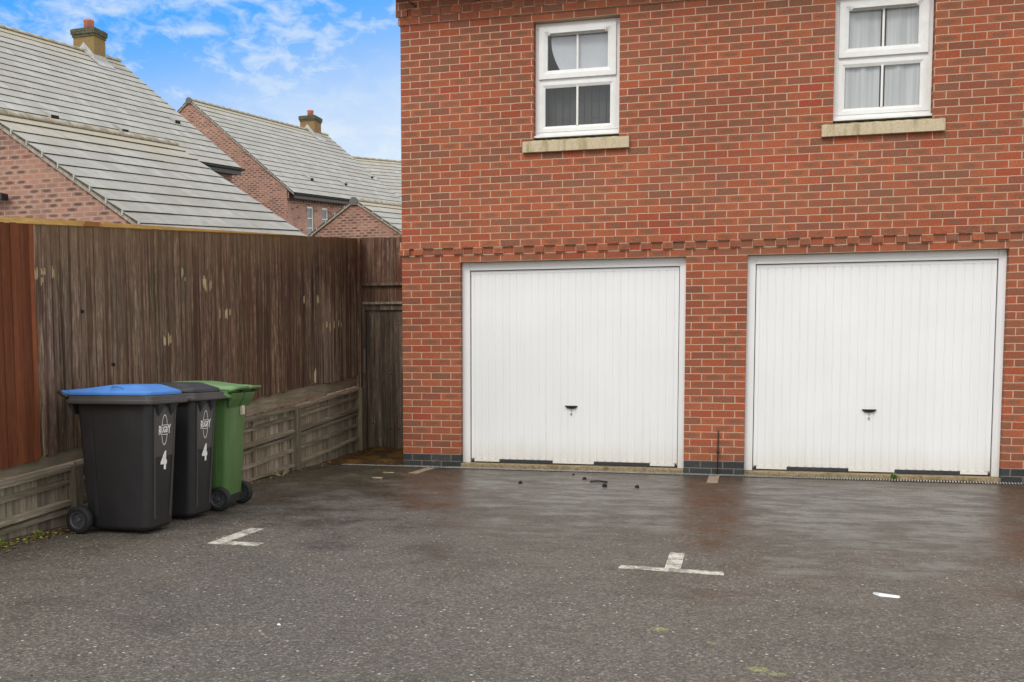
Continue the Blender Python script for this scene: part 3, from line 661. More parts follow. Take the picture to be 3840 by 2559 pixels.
for (a, b) in ((-9.4, -3.92), (-3.90, -3.72), (-3.70, -.35)):
    def cz(y): return ztop(y) + max(.002, .043*(-.35-y)/4.29 if y > -4.64 else .043)
    m.hexa([(-1.035, a, ztop(a)-.03), (-.985, a, ztop(a)-.0), (-.985, b, ztop(b)-.0), (-1.035, b, ztop(b)-.03)], [(-1.035, a, cz(a)), (-.985, a, cz(a)), (-.985, b, cz(b)), (-1.035, b, cz(b))], mi=1 if b-a < .3 else 0)
P(m, 'capping_rail', [M['cap_wood'], M['orange_wood']], F)
for z in (.25, .85, 1.45):
    m = MB(); m.hexa([(-1.06, -9.4, zbot(-9.4)+z), (-1.015, -9.4, zbot(-9.4)+z), (-1.015, 1.1, zbot(1.1)+z), (-1.06, 1.1, zbot(1.1)+z)], [(-1.06, -9.4, zbot(-9.4)+z+.07), (-1.015, -9.4, zbot(-9.4)+z+.07), (-1.015, 1.1, zbot(1.1)+z+.07), (-1.06, 1.1, zbot(1.1)+z+.07)])
    P(m, 'back_rail', M['fence_wood'], F)
# bare wood scars
def scar(y, z, w, h, mat):
    k = max(1, int(round(w/.016))); m = MB()
    for q in range(k):
        yc = y+(q-(k-1)/2)*w/k*.8; hh = h*random.uniform(.55, 1.05); zc = z+random.uniform(-.12, .12)*h; ww = w/k*.55
        R0 = [(-ww*.5, -hh*.35), (-ww*.1, -hh*.5), (ww*.5, -hh*.3), (ww*random.uniform(.3, .6), hh*.1), (ww*.3, hh*.4), (ww*random.uniform(-.2, .2), hh*.52), (-ww*.4, hh*.3), (-ww*random.uniform(.4, .7), 0)]
        m.hexa([(-1.0, yc+p[0], zc+p[1]) for p in R0], [(-.9905+.001*q, yc+p[0]*.85, zc+p[1]*.9) for p in R0])
    P(m, 'bare_wood_scar', mat, F)

for y, z, w_, h_ in [(-4.40, 1.755, .045, .10), (-4.33, 1.772, .05, .055), (-4.345, 1.71, .03, .07), (-4.235, 1.775, .032, .10), (-2.68, 1.925, .035, .10), (-2.64, 1.87, .02, .06), (-2.337, 1.851, .06, .12), (-2.241, 1.844, .04, .11),
                  (-2.094, 1.60, .02, .12), (-1.985, 1.606, .05, .11), (-1.92, 1.617, .03, .07), (-2.955, 1.32, .04, .12), (-2.883, 1.338, .05, .12), (-.383, 1.838, .025, .09), (-.043, 1.856, .07, .11), (.094, 1.547, .018, .15), (.195, 1.58, .02, .12),
                  (.286, 1.563, .02, .12), (.39, 1.587, .025, .10), (.516, 1.605, .04, .09), (.59, 1.604, .02, .08), (-.135, .99, .05, .17)]:
    scar(y, z, w_, h_, M['scar_wood'])
scar(-4.408, 1.31, .030, .46, M['orange_wood'])
for y, z in ((-3.95, 1.524), (-3.615, 1.139)):
    m = MB(); m.hexa([(-1.0, y+.018*math.cos(a), z+.015*math.sin(a)) for a in [k*math.pi/4 for k in range(8)]], [(-.9875, y+.016*math.cos(a), z+.013*math.sin(a)) for a in [k*math.pi/4 for k in range(8)]]); P(m, 'knot_hole', M['void'], F)

# gravel board between the boards and the low fence
G = empty('gravel_board', 'pale grey horizontal plank between the tall boards and the low fence', 'plank', (-1.03, -4, 0))
def zr(y): return .700+(.0905 if y > -.6 else .0745)*(y+.6)
def strip(m, x0, x1, y0, y1, lo, hi, tint=(.5, .5, 0)):
    m.hexa([(x0, y0, lo(y0)), (x1, y0, lo(y0)), (x1, y1, lo(y1)), (x0, y1, lo(y1))], [(x0, y0, hi(y0)), (x1, y0, hi(y0)), (x1, y1, hi(y1)), (x0, y1, hi(y1))], tint)
ys = [-9.4, -5.9, -3.45, -1.625, 1.12]
for a, b in zip(ys[:-1], ys[1:]):
    m = MB(); strip(m, -1.055, -1.014, a+.004, b-.004, lambda y: zr(y)+.004, lambda y: zbot(y)+.05, (random.random(), .3, 0)); P(m, 'plank', M['plank_wood'], G)

# low retaining fence
RF = empty('low_fence', 'low weathered horizontal batten fence panels below the tall fence', 'fence', (-.95, -4, 0))
posts = [-9.29, -7.57, -5.85, -4.13, -2.41, -.69, 1.05]
for y in posts:
    m = MB(); w_ = .042
    m.box((-1.03, y-w_, 0), (-.918, y+w_, zr(y)-.012), (random.random(), .4, 0)); P(m, 'post', M['post_wood'], RF, bevel=.006)
for a, b in zip(posts[:-1], posts[1:]):
    a += .042; b -= .042; m = MB()
    yy = a
    while yy < b-.01:
        yn = min(b, yy+random.uniform(.085, .12)); xx = -.995+random.uniform(-.003, .003)
        strip(m, -1.012, xx, yy, yn-.002, lambda y: min(-.05, zr(y)-.9), lambda y: zr(y)-.02, (random.random(), random.random(), 0)); yy = yn
    P(m, 'panel_slats', M['panel_wood'], RF)
    for d0, d1, xf in ((.0, -.040, -.945), (-.10, -.138, -.962), (-.245, -.288, -.950), (-.300, -.340, -.957), (-.452, -.490, -.962), (-.612, -.648, -.955), (-.80, -.84, -.955)):
        if zr(b)+d0 < .02: continue
        m = MB(); tt = (random.random(), random.random(), 0)
        zl = lambda y: max(-.03, zr(y)+d1); zh = lambda y: max(-.02, zr(y)+d0); zm = lambda y: max(-.025, zr(y)+d0-.012)
        m.hexa([(-.995, a, zl(a)), (xf, a, zl(a)), (xf, b, zl(b)), (-.995, b, zl(b))], [(-.995, a, zh(a)), (xf, a, zm(a)), (xf, b, zm(b)), (-.995, b, zh(b))], tt)
        P(m, 'batten', M['rail_wood'], RF)
    ym = (a+b)/2
    for e0, e1 in ((a, a+.022), (ym-.022, ym+.022), (b-.022, b)):
        m = MB(); strip(m, -.993, -.971, e0, e1, lambda y: max(-.02, zr(y)-.80), lambda y: zr(y)-.02, (.5, .5, 0)); P(m, 'muntin', M['post_wood'], RF)

# cross fence above gate, gate
CF = empty('cross_fence', 'brown vertical boards above the gate between fence and garage wall', 'fence', (-.5, 1.25, 0))
m = MB(); x = -1.02
while x < .0:
    w_ = random.uniform(.085, .105); j = random.uniform(-.004, .004)
    m.hexa([(x, 1.238, 1.87), (x+w_+.01, 1.230, 1.87), (x+w_+.01, 1.25, 1.87), (x, 1.25, 1.87)], [(x, 1.238, 2.685+j-.02*x), (x+w_+.01, 1.230, 2.685+j-.02*x), (x+w_+.01, 1.25, 2.685+j-.02*x), (x, 1.25, 2.685+j-.02*x)], (random.random(), random.random(), 0)); x += w_
P(m, 'boards', M['cross_wood'], CF)
m = MB(); m.box((-1.10, 1.195, 2.105), (-.01, 1.228, 2.14)); P(m, 'rail', M['gate_wood'], CF)
m = MB(); m.box((-1.03, 1.16, 1.872), (-.01, 1.229, 1.902)); P(m, 'rail', M['rail_wood'], CF)
GT = empty('garden_gate', 'weathered grey-brown ledged wooden gate in the corner beside the garage wall', 'gate', (-.5, 1.25, 0))
m = MB(); x = -.925
while x < -.02:
    w_ = random.uniform(.092, .108)
    m.hexa([(x+.003, 1.215, .07), (x+w_, 1.213, .07), (x+w_, 1.24, .07), (x+.003, 1.24, .07)], [(x+.003, 1.215, 1.80), (x+w_, 1.213, 1.80), (x+w_, 1.24, 1.80), (x+.003, 1.24, 1.80)], (random.random(), random.random(), 0)); x += w_
P(m, 'boards', M['gate_wood'], GT)
m = MB(); m.box((-.955, 1.19, 1.80), (-.01, 1.229, 1.870)); P(m, 'head_rail', M['gate_wood'], GT)
m = MB(); m.box((-.975, 1.18, 0), (-.928, 1.238, 1.868)); P(m, 'gate_post', M['gate_wood'], GT)
m = MB(); m.box((-.952, 1.172, 1.02), (-.935, 1.181, 1.32)); P(m, 'hinge_plate', M['metal'], GT)
for z in (.32, .38, 1.0, 1.05, 1.62, 1.66, 1.76):
    for x in (-.84, -.62, -.5, -.41, -.3):
        if random.random() < .6: m = MB(); m.tube([(x+random.uniform(-.02, .02), 1.2155, z), (x, 1.209, z)], .007, 6); P(m, 'bolt_head', M['rust'], GT)
CP = empty('corner_post', 'dark brown square post where the fence meets the gate', 'post', (-1.0, 1.17, 0))
m = MB(); m.box((-1.035, 1.10, 0), (-.965, 1.17, ztop(1.13)-.01)); P(m, 'post', M['fence_wood'], CP)

# ------------------------------------------------------------------ wheelie bins (local +x is the front, origin on the ground)
def rrect(x0, x1, w_, z, rf, rb, n=4, dx=0):
    """rounded rectangle ring; rf front corner radius, rb back corner radius"""
    pts = []
    for cx, cy, r, a0 in ((x1-rf, w_-rf, rf, 0), (x0+rb, w_-rb, rb, 90), (x0+rb, -w_+rb, rb, 180), (x1-rf, -w_+rf, rf, 270)):
        for k in range(n+1):
            a = R_(a0+90*k/n); pts.append((cx+r*math.cos(a), cy+r*math.sin(a), z))
    return pts
def text_mesh(body, size, parent, name, mat, org, xaxis, yaxis, sx=1., off=0.):
    cu = bpy.data.curves.new(name, 'FONT'); cu.body = body; cu.size = size; cu.align_x = 'CENTER'; cu.align_y = 'CENTER'; cu.extrude = .0004; cu.offset = off
    tmp = bpy.data.objects.new('tmp', cu); me = bpy.data.meshes.new_from_object(tmp); bpy.data.objects.remove(tmp); bpy.data.curves.remove(cu)
    X, Y = Vector(xaxis), Vector(yaxis); Z = X.cross(Y)
    for v in me.vertices: v.co = Vector(org) + X*v.co.x*sx + Y*v.co.y + Z*v.co.z
    me.materials.append(mat); o = bpy.data.objects.new(name, me); COL.objects.link(o); o.parent = parent; return o
def make_bin(label, loc, rz, body_mat, lid_mat, prints=True, sticker=False, cut=False):
    e = empty('wheelie_bin', label, 'wheelie bin', loc, rz)
    m = MB()
    rings = [rrect(-.20, .215, .136, .026, .045, .03), rrect(-.235, .238, .152, .05, .05, .035), rrect(-.258, .260, .163, .45, .05, .04), rrect(-.28, .278, .174, .80, .05, .045), rrect(-.288, .283, .178, .885, .05, .045)]
    def tilt(r): return [(x, y, z+max(0, (-x+.05))*.20*(1 if z < .1 else 0)) for x, y, z in r]
    if cut: rings[0] = tilt(rings[0]); rings[1] = tilt(rings[1])
    m.rings(rings)
    body = m.build('body', body_mat, e)
    md = body.modifiers.new('b', 'BEVEL'); md.width = .004; md.segments = 2; md.limit_method = 'ANGLE'; md.angle_limit = R_(35)
    m = MB(); m.hexa([(-.235, -.13, .04), (-.12, -.13, .035), (-.12, .13, .035), (-.235, .13, .04)], [(-.235, -.13, .14), (-.12, -.13, .12), (-.12, .13, .12), (-.235, .13, .14)]); m.build('axle_housing', M['tyre'], body, bevel=.008)
    # rim, two steps
    m = MB(); m.rings([rrect(-.318, .322, .222, .878, .035, .03), rrect(-.322, .330, .230, .884, .038, .03), rrect(-.322, .330, .230, .907, .038, .03), rrect(-.314, .320, .220, .9105, .035, .03), rrect(-.314, .320, .220, .934, .035, .03), rrect(-.30, .30, .205, .937, .03, .03)])
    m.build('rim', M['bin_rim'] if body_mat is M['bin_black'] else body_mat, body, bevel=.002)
    # raised front panel with side ribs and gusset teeth
    def xf(z): return .283 - (.885-z)*.052
    m = MB()
    for sy in (-1, 1):
        m.hexa([(xf(.10)-.012, sy*.080, .10), (xf(.10)+.006, sy*.080, .10), (xf(.10)+.006, sy*.090, .10), (xf(.10)-.012, sy*.090, .10)], [(xf(.86)-.012, sy*.114, .86), (xf(.86)+.008, sy*.114, .86), (xf(.86)+.008, sy*.125, .86), (xf(.86)-.012, sy*.125, .86)])
    m.hexa([(xf(.52)-.01, -.105, .52), (xf(.52)+.003, -.105, .52), (xf(.52)+.003, .105, .52), (xf(.52)-.01, .105, .52)], [(xf(.86)-.01, -.122, .86), (xf(.86)+.003, -.122, .86), (xf(.86)+.003, .122, .86), (xf(.86)-.01, .122, .86)])
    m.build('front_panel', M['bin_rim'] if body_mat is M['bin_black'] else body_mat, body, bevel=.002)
    for sy in (-1, 1):
        m = MB(); c = .072*sy; a = [(xf(.882), c-.055, .884), (.318, c-.045, .884), (.318, c+.045, .884), (xf(.882), c+.055, .884)]; tip = (xf(.79)+.003, c, .79)
        for q in ((a[0], a[1], tip), (a[1], a[2], tip), (a[2], a[3], tip)): m.face(list(q))
        m.build('gusset', M['gasket'] if body_mat is M['bin_black'] else body_mat, body)
    # side vertical creases
    for sy in (-1, 1):
        m = MB(); m.hexa([(-.162, sy*.157, .12), (-.132, sy*.157, .12), (-.132, sy*.150, .12), (-.162, sy*.150, .12)], [(-.17, sy*.1795, .86), (-.155, sy*.1795, .86), (-.155, sy*.178, .86), (-.17, sy*.178, .86)]); m.build('side_rib', body_mat, body)
    # handles with hinge bar at the back
    m = MB()
    for sy in (-1, 1): m.hexa([(-.325, sy*.015, .87), (-.285, sy*.015, .80), (-.285, sy*.195, .80), (-.325, sy*.195, .87)], [(-.342, sy*.02, .918), (-.29, sy*.015, .936), (-.29, sy*.210, .936), (-.342, sy*.200, .918)])
    m.build('handle_housing', body_mat, body, bevel=.01)
    for sy in (-1, 1):
        m = MB(); P_ = [(-.30, sy*.22, .925), (-.345, sy*.222, .945), (-.372, sy*.216, .957), (-.382, sy*.20, .960), (-.384, sy*.12, .960), (-.382, sy*.045, .960), (-.372, sy*.03, .957), (-.345, sy*.026, .945), (-.30, sy*.028, .925)]
        m.tube(P_, .0125, 10); m.build('handle', body_mat, body)
    # lid
    m = MB(); x0 = -.375
    m.rings([rrect(-.31, .300, .218, .937, .07, .03), rrect(-.312, .304, .222, .941, .07, .03), rrect(-.312, .302, .220, .958, .07, .03), rrect(-.300, .285, .205, .972, .07, .04)], cap=True)
    # domed top: front shoulder slopes steeply, back slopes gently
    m.rings([rrect(-.300, .285, .203, .970, .07, .04), rrect(-.20, .245, .180, .984, .06, .06), rrect(-.08, .20, .155, 1.001, .05, .06), rrect(-.03, .175, .135, 1.007, .045, .05)], smooth=False)
    # hinge arms
    for y in (-.12, .12): m.hexa([(-.345, y-.045, .945), (-.28, y-.045, .945), (-.28, y+.045, .945), (-.345, y+.045, .945)], [(-.345, y-.04, .966), (-.28, y-.045, .978), (-.28, y+.045, .978), (-.345, y+.04, .966)])
    m.tube([(-.352, -.212, .955), (-.352, .212, .955)], .014, 12)
    m.hexa([(-.352, -.208, .950), (-.29, -.215, .940), (-.29, .215, .940), (-.352, .208, .950)], [(-.35, -.20, .966), (-.29, -.205, .974), (-.29, .205, .974), (-.35, .20, .966)])
    lid = m.build('lid', lid_mat, e)
    md = lid.modifiers.new('b', 'BEVEL'); md.width = .006; md.segments = 2; md.limit_method = 'ANGLE'; md.angle_limit = R_(20)
    for sy in (-1, 1):      # side lifting grips
        m = MB(); y = sy*.212; m.tube([(.01, y-sy*.02, .972), (.02, y-sy*.02, .992), (.028, y-sy*.018, .998), (.088, y-sy*.018, .998), (.098, y-sy*.02, .990), (.105, y-sy*.02, .972)], .006, 7)
        m.hexa([(.0, y-sy*.0, .950), (.115, y, .950), (.115, y-sy*.05, .950), (0, y-sy*.05, .950)], [(.018, y-sy*.01, .985), (.092, y-sy*.01, .985), (.10, y-sy*.06, .99), (.01, y-sy*.06, .99)]); m.build('lid_grip', lid_mat, lid, .004)
    m = MB(); m.box((.175, -.05, .972), (.19, -.035, 1.0)); m.box((.175, .035, .972), (.19, .05, 1.0)); m.box((.172, -.05, .995), (.20, .05, 1.004)); m.build('lid_catch', lid_mat, lid, .003)
    # wheels
    for sy in (-1, 1):
        y = sy*.205; cx, cz, r = (-.20 if cut else -.25), .094, .094; m = MB()
        pr = [(r*.62, -.024), (r*.66, -.027), (r*.93, -.025), (r, -.016), (r, .016), (r*.93, .025), (r*.66, .027), (r*.62, .024)]
        m.rings([[(cx+q*math.cos(k*2*math.pi/36), y+d, cz+q*math.sin(k*2*math.pi/36)) for k in range(36)] for q, d in pr], cap=False)
        wh = m.build('wheel', M['tyre'], e)
        m = MB(); m.rings([[(cx+q*math.cos(k*2*math.pi/32), y+d, cz+q*math.sin(k*2*math.pi/32)) for k in range(32)] for q, d in [(r*.66, -.022), (r*.60, -.027), (r*.54, -.016), (r*.54, .016), (r*.60, .027), (r*.66, .022)]], cap=False)
        for k in range(8):
            a = k*math.pi/4; m.tube([(cx+.012*math.cos(a), y, cz+.012*math.sin(a)), (cx+r*.56*math.cos(a), y, cz+r*.56*math.sin(a))], .0042, 6)
        m.tube([(cx, y-.026, cz), (cx, y+.026, cz)], .014, 12)
        m.rings([[(cx+r*.55*math.cos(k*2*math.pi/32), y+d, cz+r*.55*math.sin(k*2*math.pi/32)) for k in range(32)] for d in (-.002, .002)]); m.build('hub', M['hub'], wh)
    m = MB(); ax_ = -.20 if cut else -.25; m.tube([(ax_, -.2, .094), (ax_, .2, .094)], .009, 8); m.build('axle', M['rust'], e)
    if prints:
        sl = Vector((.052, 0, 1)).normalized(); X = (0, 1, 0)
        def at(z, o=.0042): return (xf(z)+o, 0, z)
        m = MB(); zc = .700; H_ = .104; Wd = .034
        out = []
        for q in (1., .86):
            out.append([(xf(zc+H_*q*math.sin(a) if q == 1 else zc+(H_-.006)*math.sin(a))+.0042, (Wd if q == 1 else Wd-.005)*math.cos(a), zc+(H_ if q == 1 else H_-.006)*math.sin(a)) for a in [k*2*math.pi/48 for k in range(48)]])
        A_, B_ = out
        for k in range(48):
            zz = A_[k][2]
            if abs(zz-zc) < .030: continue
            j = (k+1) % 48; m.face([A_[k], A_[j], B_[j], B_[k]])
        for zz in (zc+.031, zc-.033): m.face([(xf(zz)+.0044, -.034, zz), (xf(zz)+.0044, .034, zz), (xf(zz)+.0044, .034, zz+.004), (xf(zz)+.0044, -.034, zz+.004)])
        m.build('emblem', M['white_print'], body)
        text_mesh('R', .085, body, 'lettering', M['white_print'], (xf(zc)+.0045, -.052, zc-.004), X, sl, .62, .002)
        text_mesh('UGB', .058, body, 'lettering', M['white_print'], (xf(zc)+.0045, -.001, zc), X, sl, .62, .0015)
        text_mesh('Y', .085, body, 'lettering', M['white_print'], (xf(zc)+.0045, .052, zc+.001), X, sl, .62, .002)
        text_mesh('4', .165, body, 'house_number', M['white_print'], (xf(.485)+.0045-.0008, 0, .485), X, sl, .78, .007)
    if sticker:
        m = MB(); m.box((-.292, -.098, .74), (-.281, -.035, .86)); m.build('sticker', M['sticker'], body)
        m = MB(); m.box((-.2932, -.042, .74), (-.2921, -.0345, .86)); m.build('sticker_edge', M['sticker_edge'], body)
    return e
make_bin('charcoal wheelie bin with a bright blue lid and white number 4', (-.425, -4.235, 0), 0, M['bin_black'], M['bin_blue'])
make_bin('charcoal wheelie bin with a dark grey lid, between the blue-lidded and green bins', (-.47, -3.665, 0), R_(1), M['bin_black'], M['bin_grey_lid'])
make_bin('green wheelie bin turned with its wheels and handle outwards', (-.50, -3.17, 0), R_(186), M['bin_green'], M['bin_green_lid'], prints=False, sticker=True, cut=True)

# ------------------------------------------------------------------ markings and small things on the yard
def mark(name, polys, mat, label, cat='road marking', z=.004):
    m = MB()
    for p in polys: m.hexa([(x, y, .0006) for x, y in p], [(x, y, z) for x, y in p])
    return tag(m.build(name, mat), label, cat)
mark('bay_marking', [[(.353, -4.545), (.45, -4.45), (.453, -3.99), (.342, -3.99)], [(.353, -4.5455), (.70, -4.55), (.70, -4.452), (.4505, -4.4505)]], M['paint'], 'worn white L-shaped bay corner marking in front of the bins')
mark('bay_marking', [[(2.997, -4.628), (3.582, -4.672), (3.575, -4.592), (3.003, -4.553)], [(3.252, -4.568), (3.341, -4.574), (3.341, -4.135), (3.249, -4.129)]], M['paint'], 'white T-shaped bay marking in the middle of the yard')
mark('paint_remnant', [[(.302, -.68), (.405, -.68), (.425, -.11), (.325, -.11)]], M['paint_old'], 'grubby short painted strip at the drain below the left brick pier')
mark('paint_remnant', [[(3.344, -.69), (3.45, -.72), (3.455, -.115), (3.352, -.115)]], M['paint_old'], 'grubby short painted strip at the drain below the pier between the doors')
rd = empty('metal_rod', 'thin dark rusty rod standing against the brick pier between the doors', 'rod', (3.433, -.03, 0))
m = MB(); m.tube([(3.433, -.055, .01), (3.434, -.04, .235), (3.433, -.022, .30), (3.435, -.016, .46)], .0065, 8); P(m, 'rod', M['rust'], rd)
m = MB(); m.tube([(3.434, -.042, .222), (3.434, -.03, .262)], .013, 8); P(m, 'clamp', M['rust'], rd)
def blob(name, x, y, r, h, mat, label, cat, n=9, flat=1., group=None):
    m = MB(); rs = [random.uniform(.7, 1.25) for _ in range(n)]; R = []
    for q, z in ((1., 0.0005), (.85, h*.55), (.45, h)):
        R.append([(x+rs[k]*r*q*math.cos(k*2*math.pi/n), y+rs[k]*r*q*flat*math.sin(k*2*math.pi/n), z*(1+.2*random.random())) for k in range(n)])
    m.rings(R, smooth=True); return tag(m.build(name, mat), label, cat, group)
for x, y, r, lb in ((1.616, -1.165, .030, 'dark lump of dirt on the tarmac, leftmost before the left garage door'), (2.164, -.718, .030, 'dark lump of dirt on the tarmac below the handle of the left garage door'), (1.996, -.40, .02, 'small dark dirt crumb nearest the drain before the left garage door'),
                   (2.433, -1.192, .036, 'dark flat lump of dirt on the tarmac right of the left door centre'), (2.735, -1.184, .030, 'dark lump of dirt before the right edge of the left garage door')):
    blob('dirt_clod', x, y, r*.72, r*.7, M['clod'], lb, 'dirt clod', group='dirt lumps on the tarmac')
m = MB(); m.tube([(2.25, -.91, .008), (2.33, -.90, .012), (2.42, -.92, .007)], .008, 6); tag(m.build('dark_twig', M['clod']), 'short dark twig on the tarmac before the left garage door', 'twig')
m = MB(); m.tube([(.10, -1.15, .006), (.20, -1.146, .006)], .007, 6); tag(m.build('pale_stick', M['twig']), 'short pale stick on the tarmac below the gate corner', 'stick')
m = MB(); m.tube([(.03, -.705, .006), (.155, -.70, .006)], .005, 6); tag(m.build('thin_stick', M['twig']), 'thin dull stick lying nearest the drain', 'stick')
m = MB(); m.hexa([(4.315, -4.905, .001), (4.34, -4.95, .001), (4.43, -4.965, .001), (4.44, -4.945, .001)], [(4.318, -4.91, .012), (4.342, -4.945, .014), (4.428, -4.958, .010), (4.435, -4.948, .009)]); tag(m.build('plastic_scrap', M['litter']), 'white scrap of plastic on the tarmac at the right', 'litter')
blob('paper_scrap', 1.684, -6.13, .012, .006, M['litter'], 'tiny white crumb of paper in the foreground tarmac', 'litter', flat=.6)
def mosspatch(x, y, w_, d_, n, label):
    m = MB()
    for i in range(n):
        a = random.random()*6.283; r = random.random()**.6; px, py = x+w_*r*math.cos(a), y+d_*r*math.sin(a); s = random.uniform(.003, .008)*(1.3-r)
        m.hexa([(px-s, py-s, .0004), (px+s, py-s*.7, .0004), (px+s, py+s, .0004), (px-s*.6, py+s, .0004)], [(px-s*.5, py-s*.4, s*.7), (px+s*.5, py-s*.4, s*.8), (px+s*.4, py+s*.5, s*.7), (px-s*.4, py+s*.5, s*.6)])
    return tag(m.build('moss_patch', M['moss']), label, 'moss')
mosspatch(3.325, -5.79, .045, .035, 150, 'faint round yellow-green moss patch below the T-shaped marking')
mosspatch(3.556, -5.95, .018, .016, 40, 'tiny yellow-green moss fleck between the two larger moss patches')
mosspatch(3.735, -6.24, .042, .035, 190, 'bright yellow-green moss patch nearest the bottom edge')
mosspatch(3.80, -6.285, .045, .02, 80, 'ragged yellow-green moss streak right beside the brightest patch')
# leaf litter and weeds along the fence foot
def litter(name, n, area, mats, label, cat, smin=.008, smax=.02):
    m = MB()
    for i in range(n):
        x, y = area(); s = random.uniform(smin, smax); a = random.random()*6.28; tl = random.uniform(-.5, .5); z = .004+random.random()*.012
        ca, sa = math.cos(a)*s, math.sin(a)*s
        pts = [(x-ca, y-sa, z), (x+sa*.6, y-ca*.6, z+s*tl), (x+ca, y+sa, z+.3*s), (x-sa*.6, y+ca*.6, z-s*tl*.2+.002)]
        m.face(pts, mi=random.choice(range(len(mats))))
    return tag(m.build(name, [M[q] for q in mats]), label, cat, kind='stuff')
def ar1():
    y = random.uniform(-6.2, -4.35); return (-.90+abs(random.gauss(0, .09))*(1.0 if y > -5 else 1.3) , y)
litter('leaf_litter', 900, ar1, ['leaf_y', 'leaf_b', 'leaf_b', 'leaf_b'], 'yellow-green and brown leaf litter along the foot of the low fence at the left', 'leaf litter')
litter('fallen_leaves', 160, lambda: (-.90+abs(random.gauss(0, .06)), random.uniform(-2.2, .9)), ['leaf_b', 'twig', 'leaf_b'], 'sparse dead leaves along the foot of the low fence beyond the green bin', 'leaf litter', .006, .016)
litter('drain_debris', 240, lambda: (random.choice((random.uniform(1.3, 2.2), random.uniform(3.9, 4.4), random.uniform(5.5, 5.9))) + random.gauss(0, .06), random.gauss(-.03, .03)), ['clod', 'leaf_b', 'clod'], 'dark rotting leaf debris caught along the drain', 'debris', .005, .014)
def weed(x, y, n, h, label, mat='leaf_y', name='weed'):
    m = MB()
    for i in range(n):
        a = random.random()*6.28; l = h*random.uniform(.6, 1.1); lean = random.uniform(.2, .9); w_ = l*.13; dx, dy = math.cos(a), math.sin(a)
        b = Vector((x+random.gauss(0, .006), y+random.gauss(0, .006), .004)); t_ = b+Vector((dx*l*lean, dy*l*lean, l*(1.1-lean*.5))); mid = (b+t_)/2+Vector((0, 0, l*.15)); pr = Vector((-dy, dx, 0))*w_
        m.face([b-pr*.3, mid-pr, t_, mid+pr, b+pr*.3][:5])
    return tag(m.build(name, M[mat]), label, 'weed')
weed(5.134, -.02, 36, .07, 'small bright green weed growing in the drain below the right garage door')
M['weed'] = plain('fresh_green_weed', (.12, .22, .04), .6, .4, 40)
bpy.data.objects['weed'].data.materials[0] = M['weed']
weed(-.86, -4.95, 50, .05, 'low yellow-green weed at the fence foot near the left edge'); weed(-.85, -4.62, 46, .05, 'low yellow-green weed at the fence foot beside the blue-lidded bin wheel'); weed(-.88, .35, 26, .05, 'little pale weed at the foot of the low fence by the gate'); 
m = MB()
for i in range(9):
    a = random.random()*6.28; m.tube([(-.80, -1.35, .01), (-.80+.08*math.cos(a), -1.35+.10*math.sin(a), .03+.07*random.random())], .0025, 5)
tag(m.build('dry_weed_stems', M['twig']), 'dry pale weed stems at the low fence behind the green bin', 'weed')

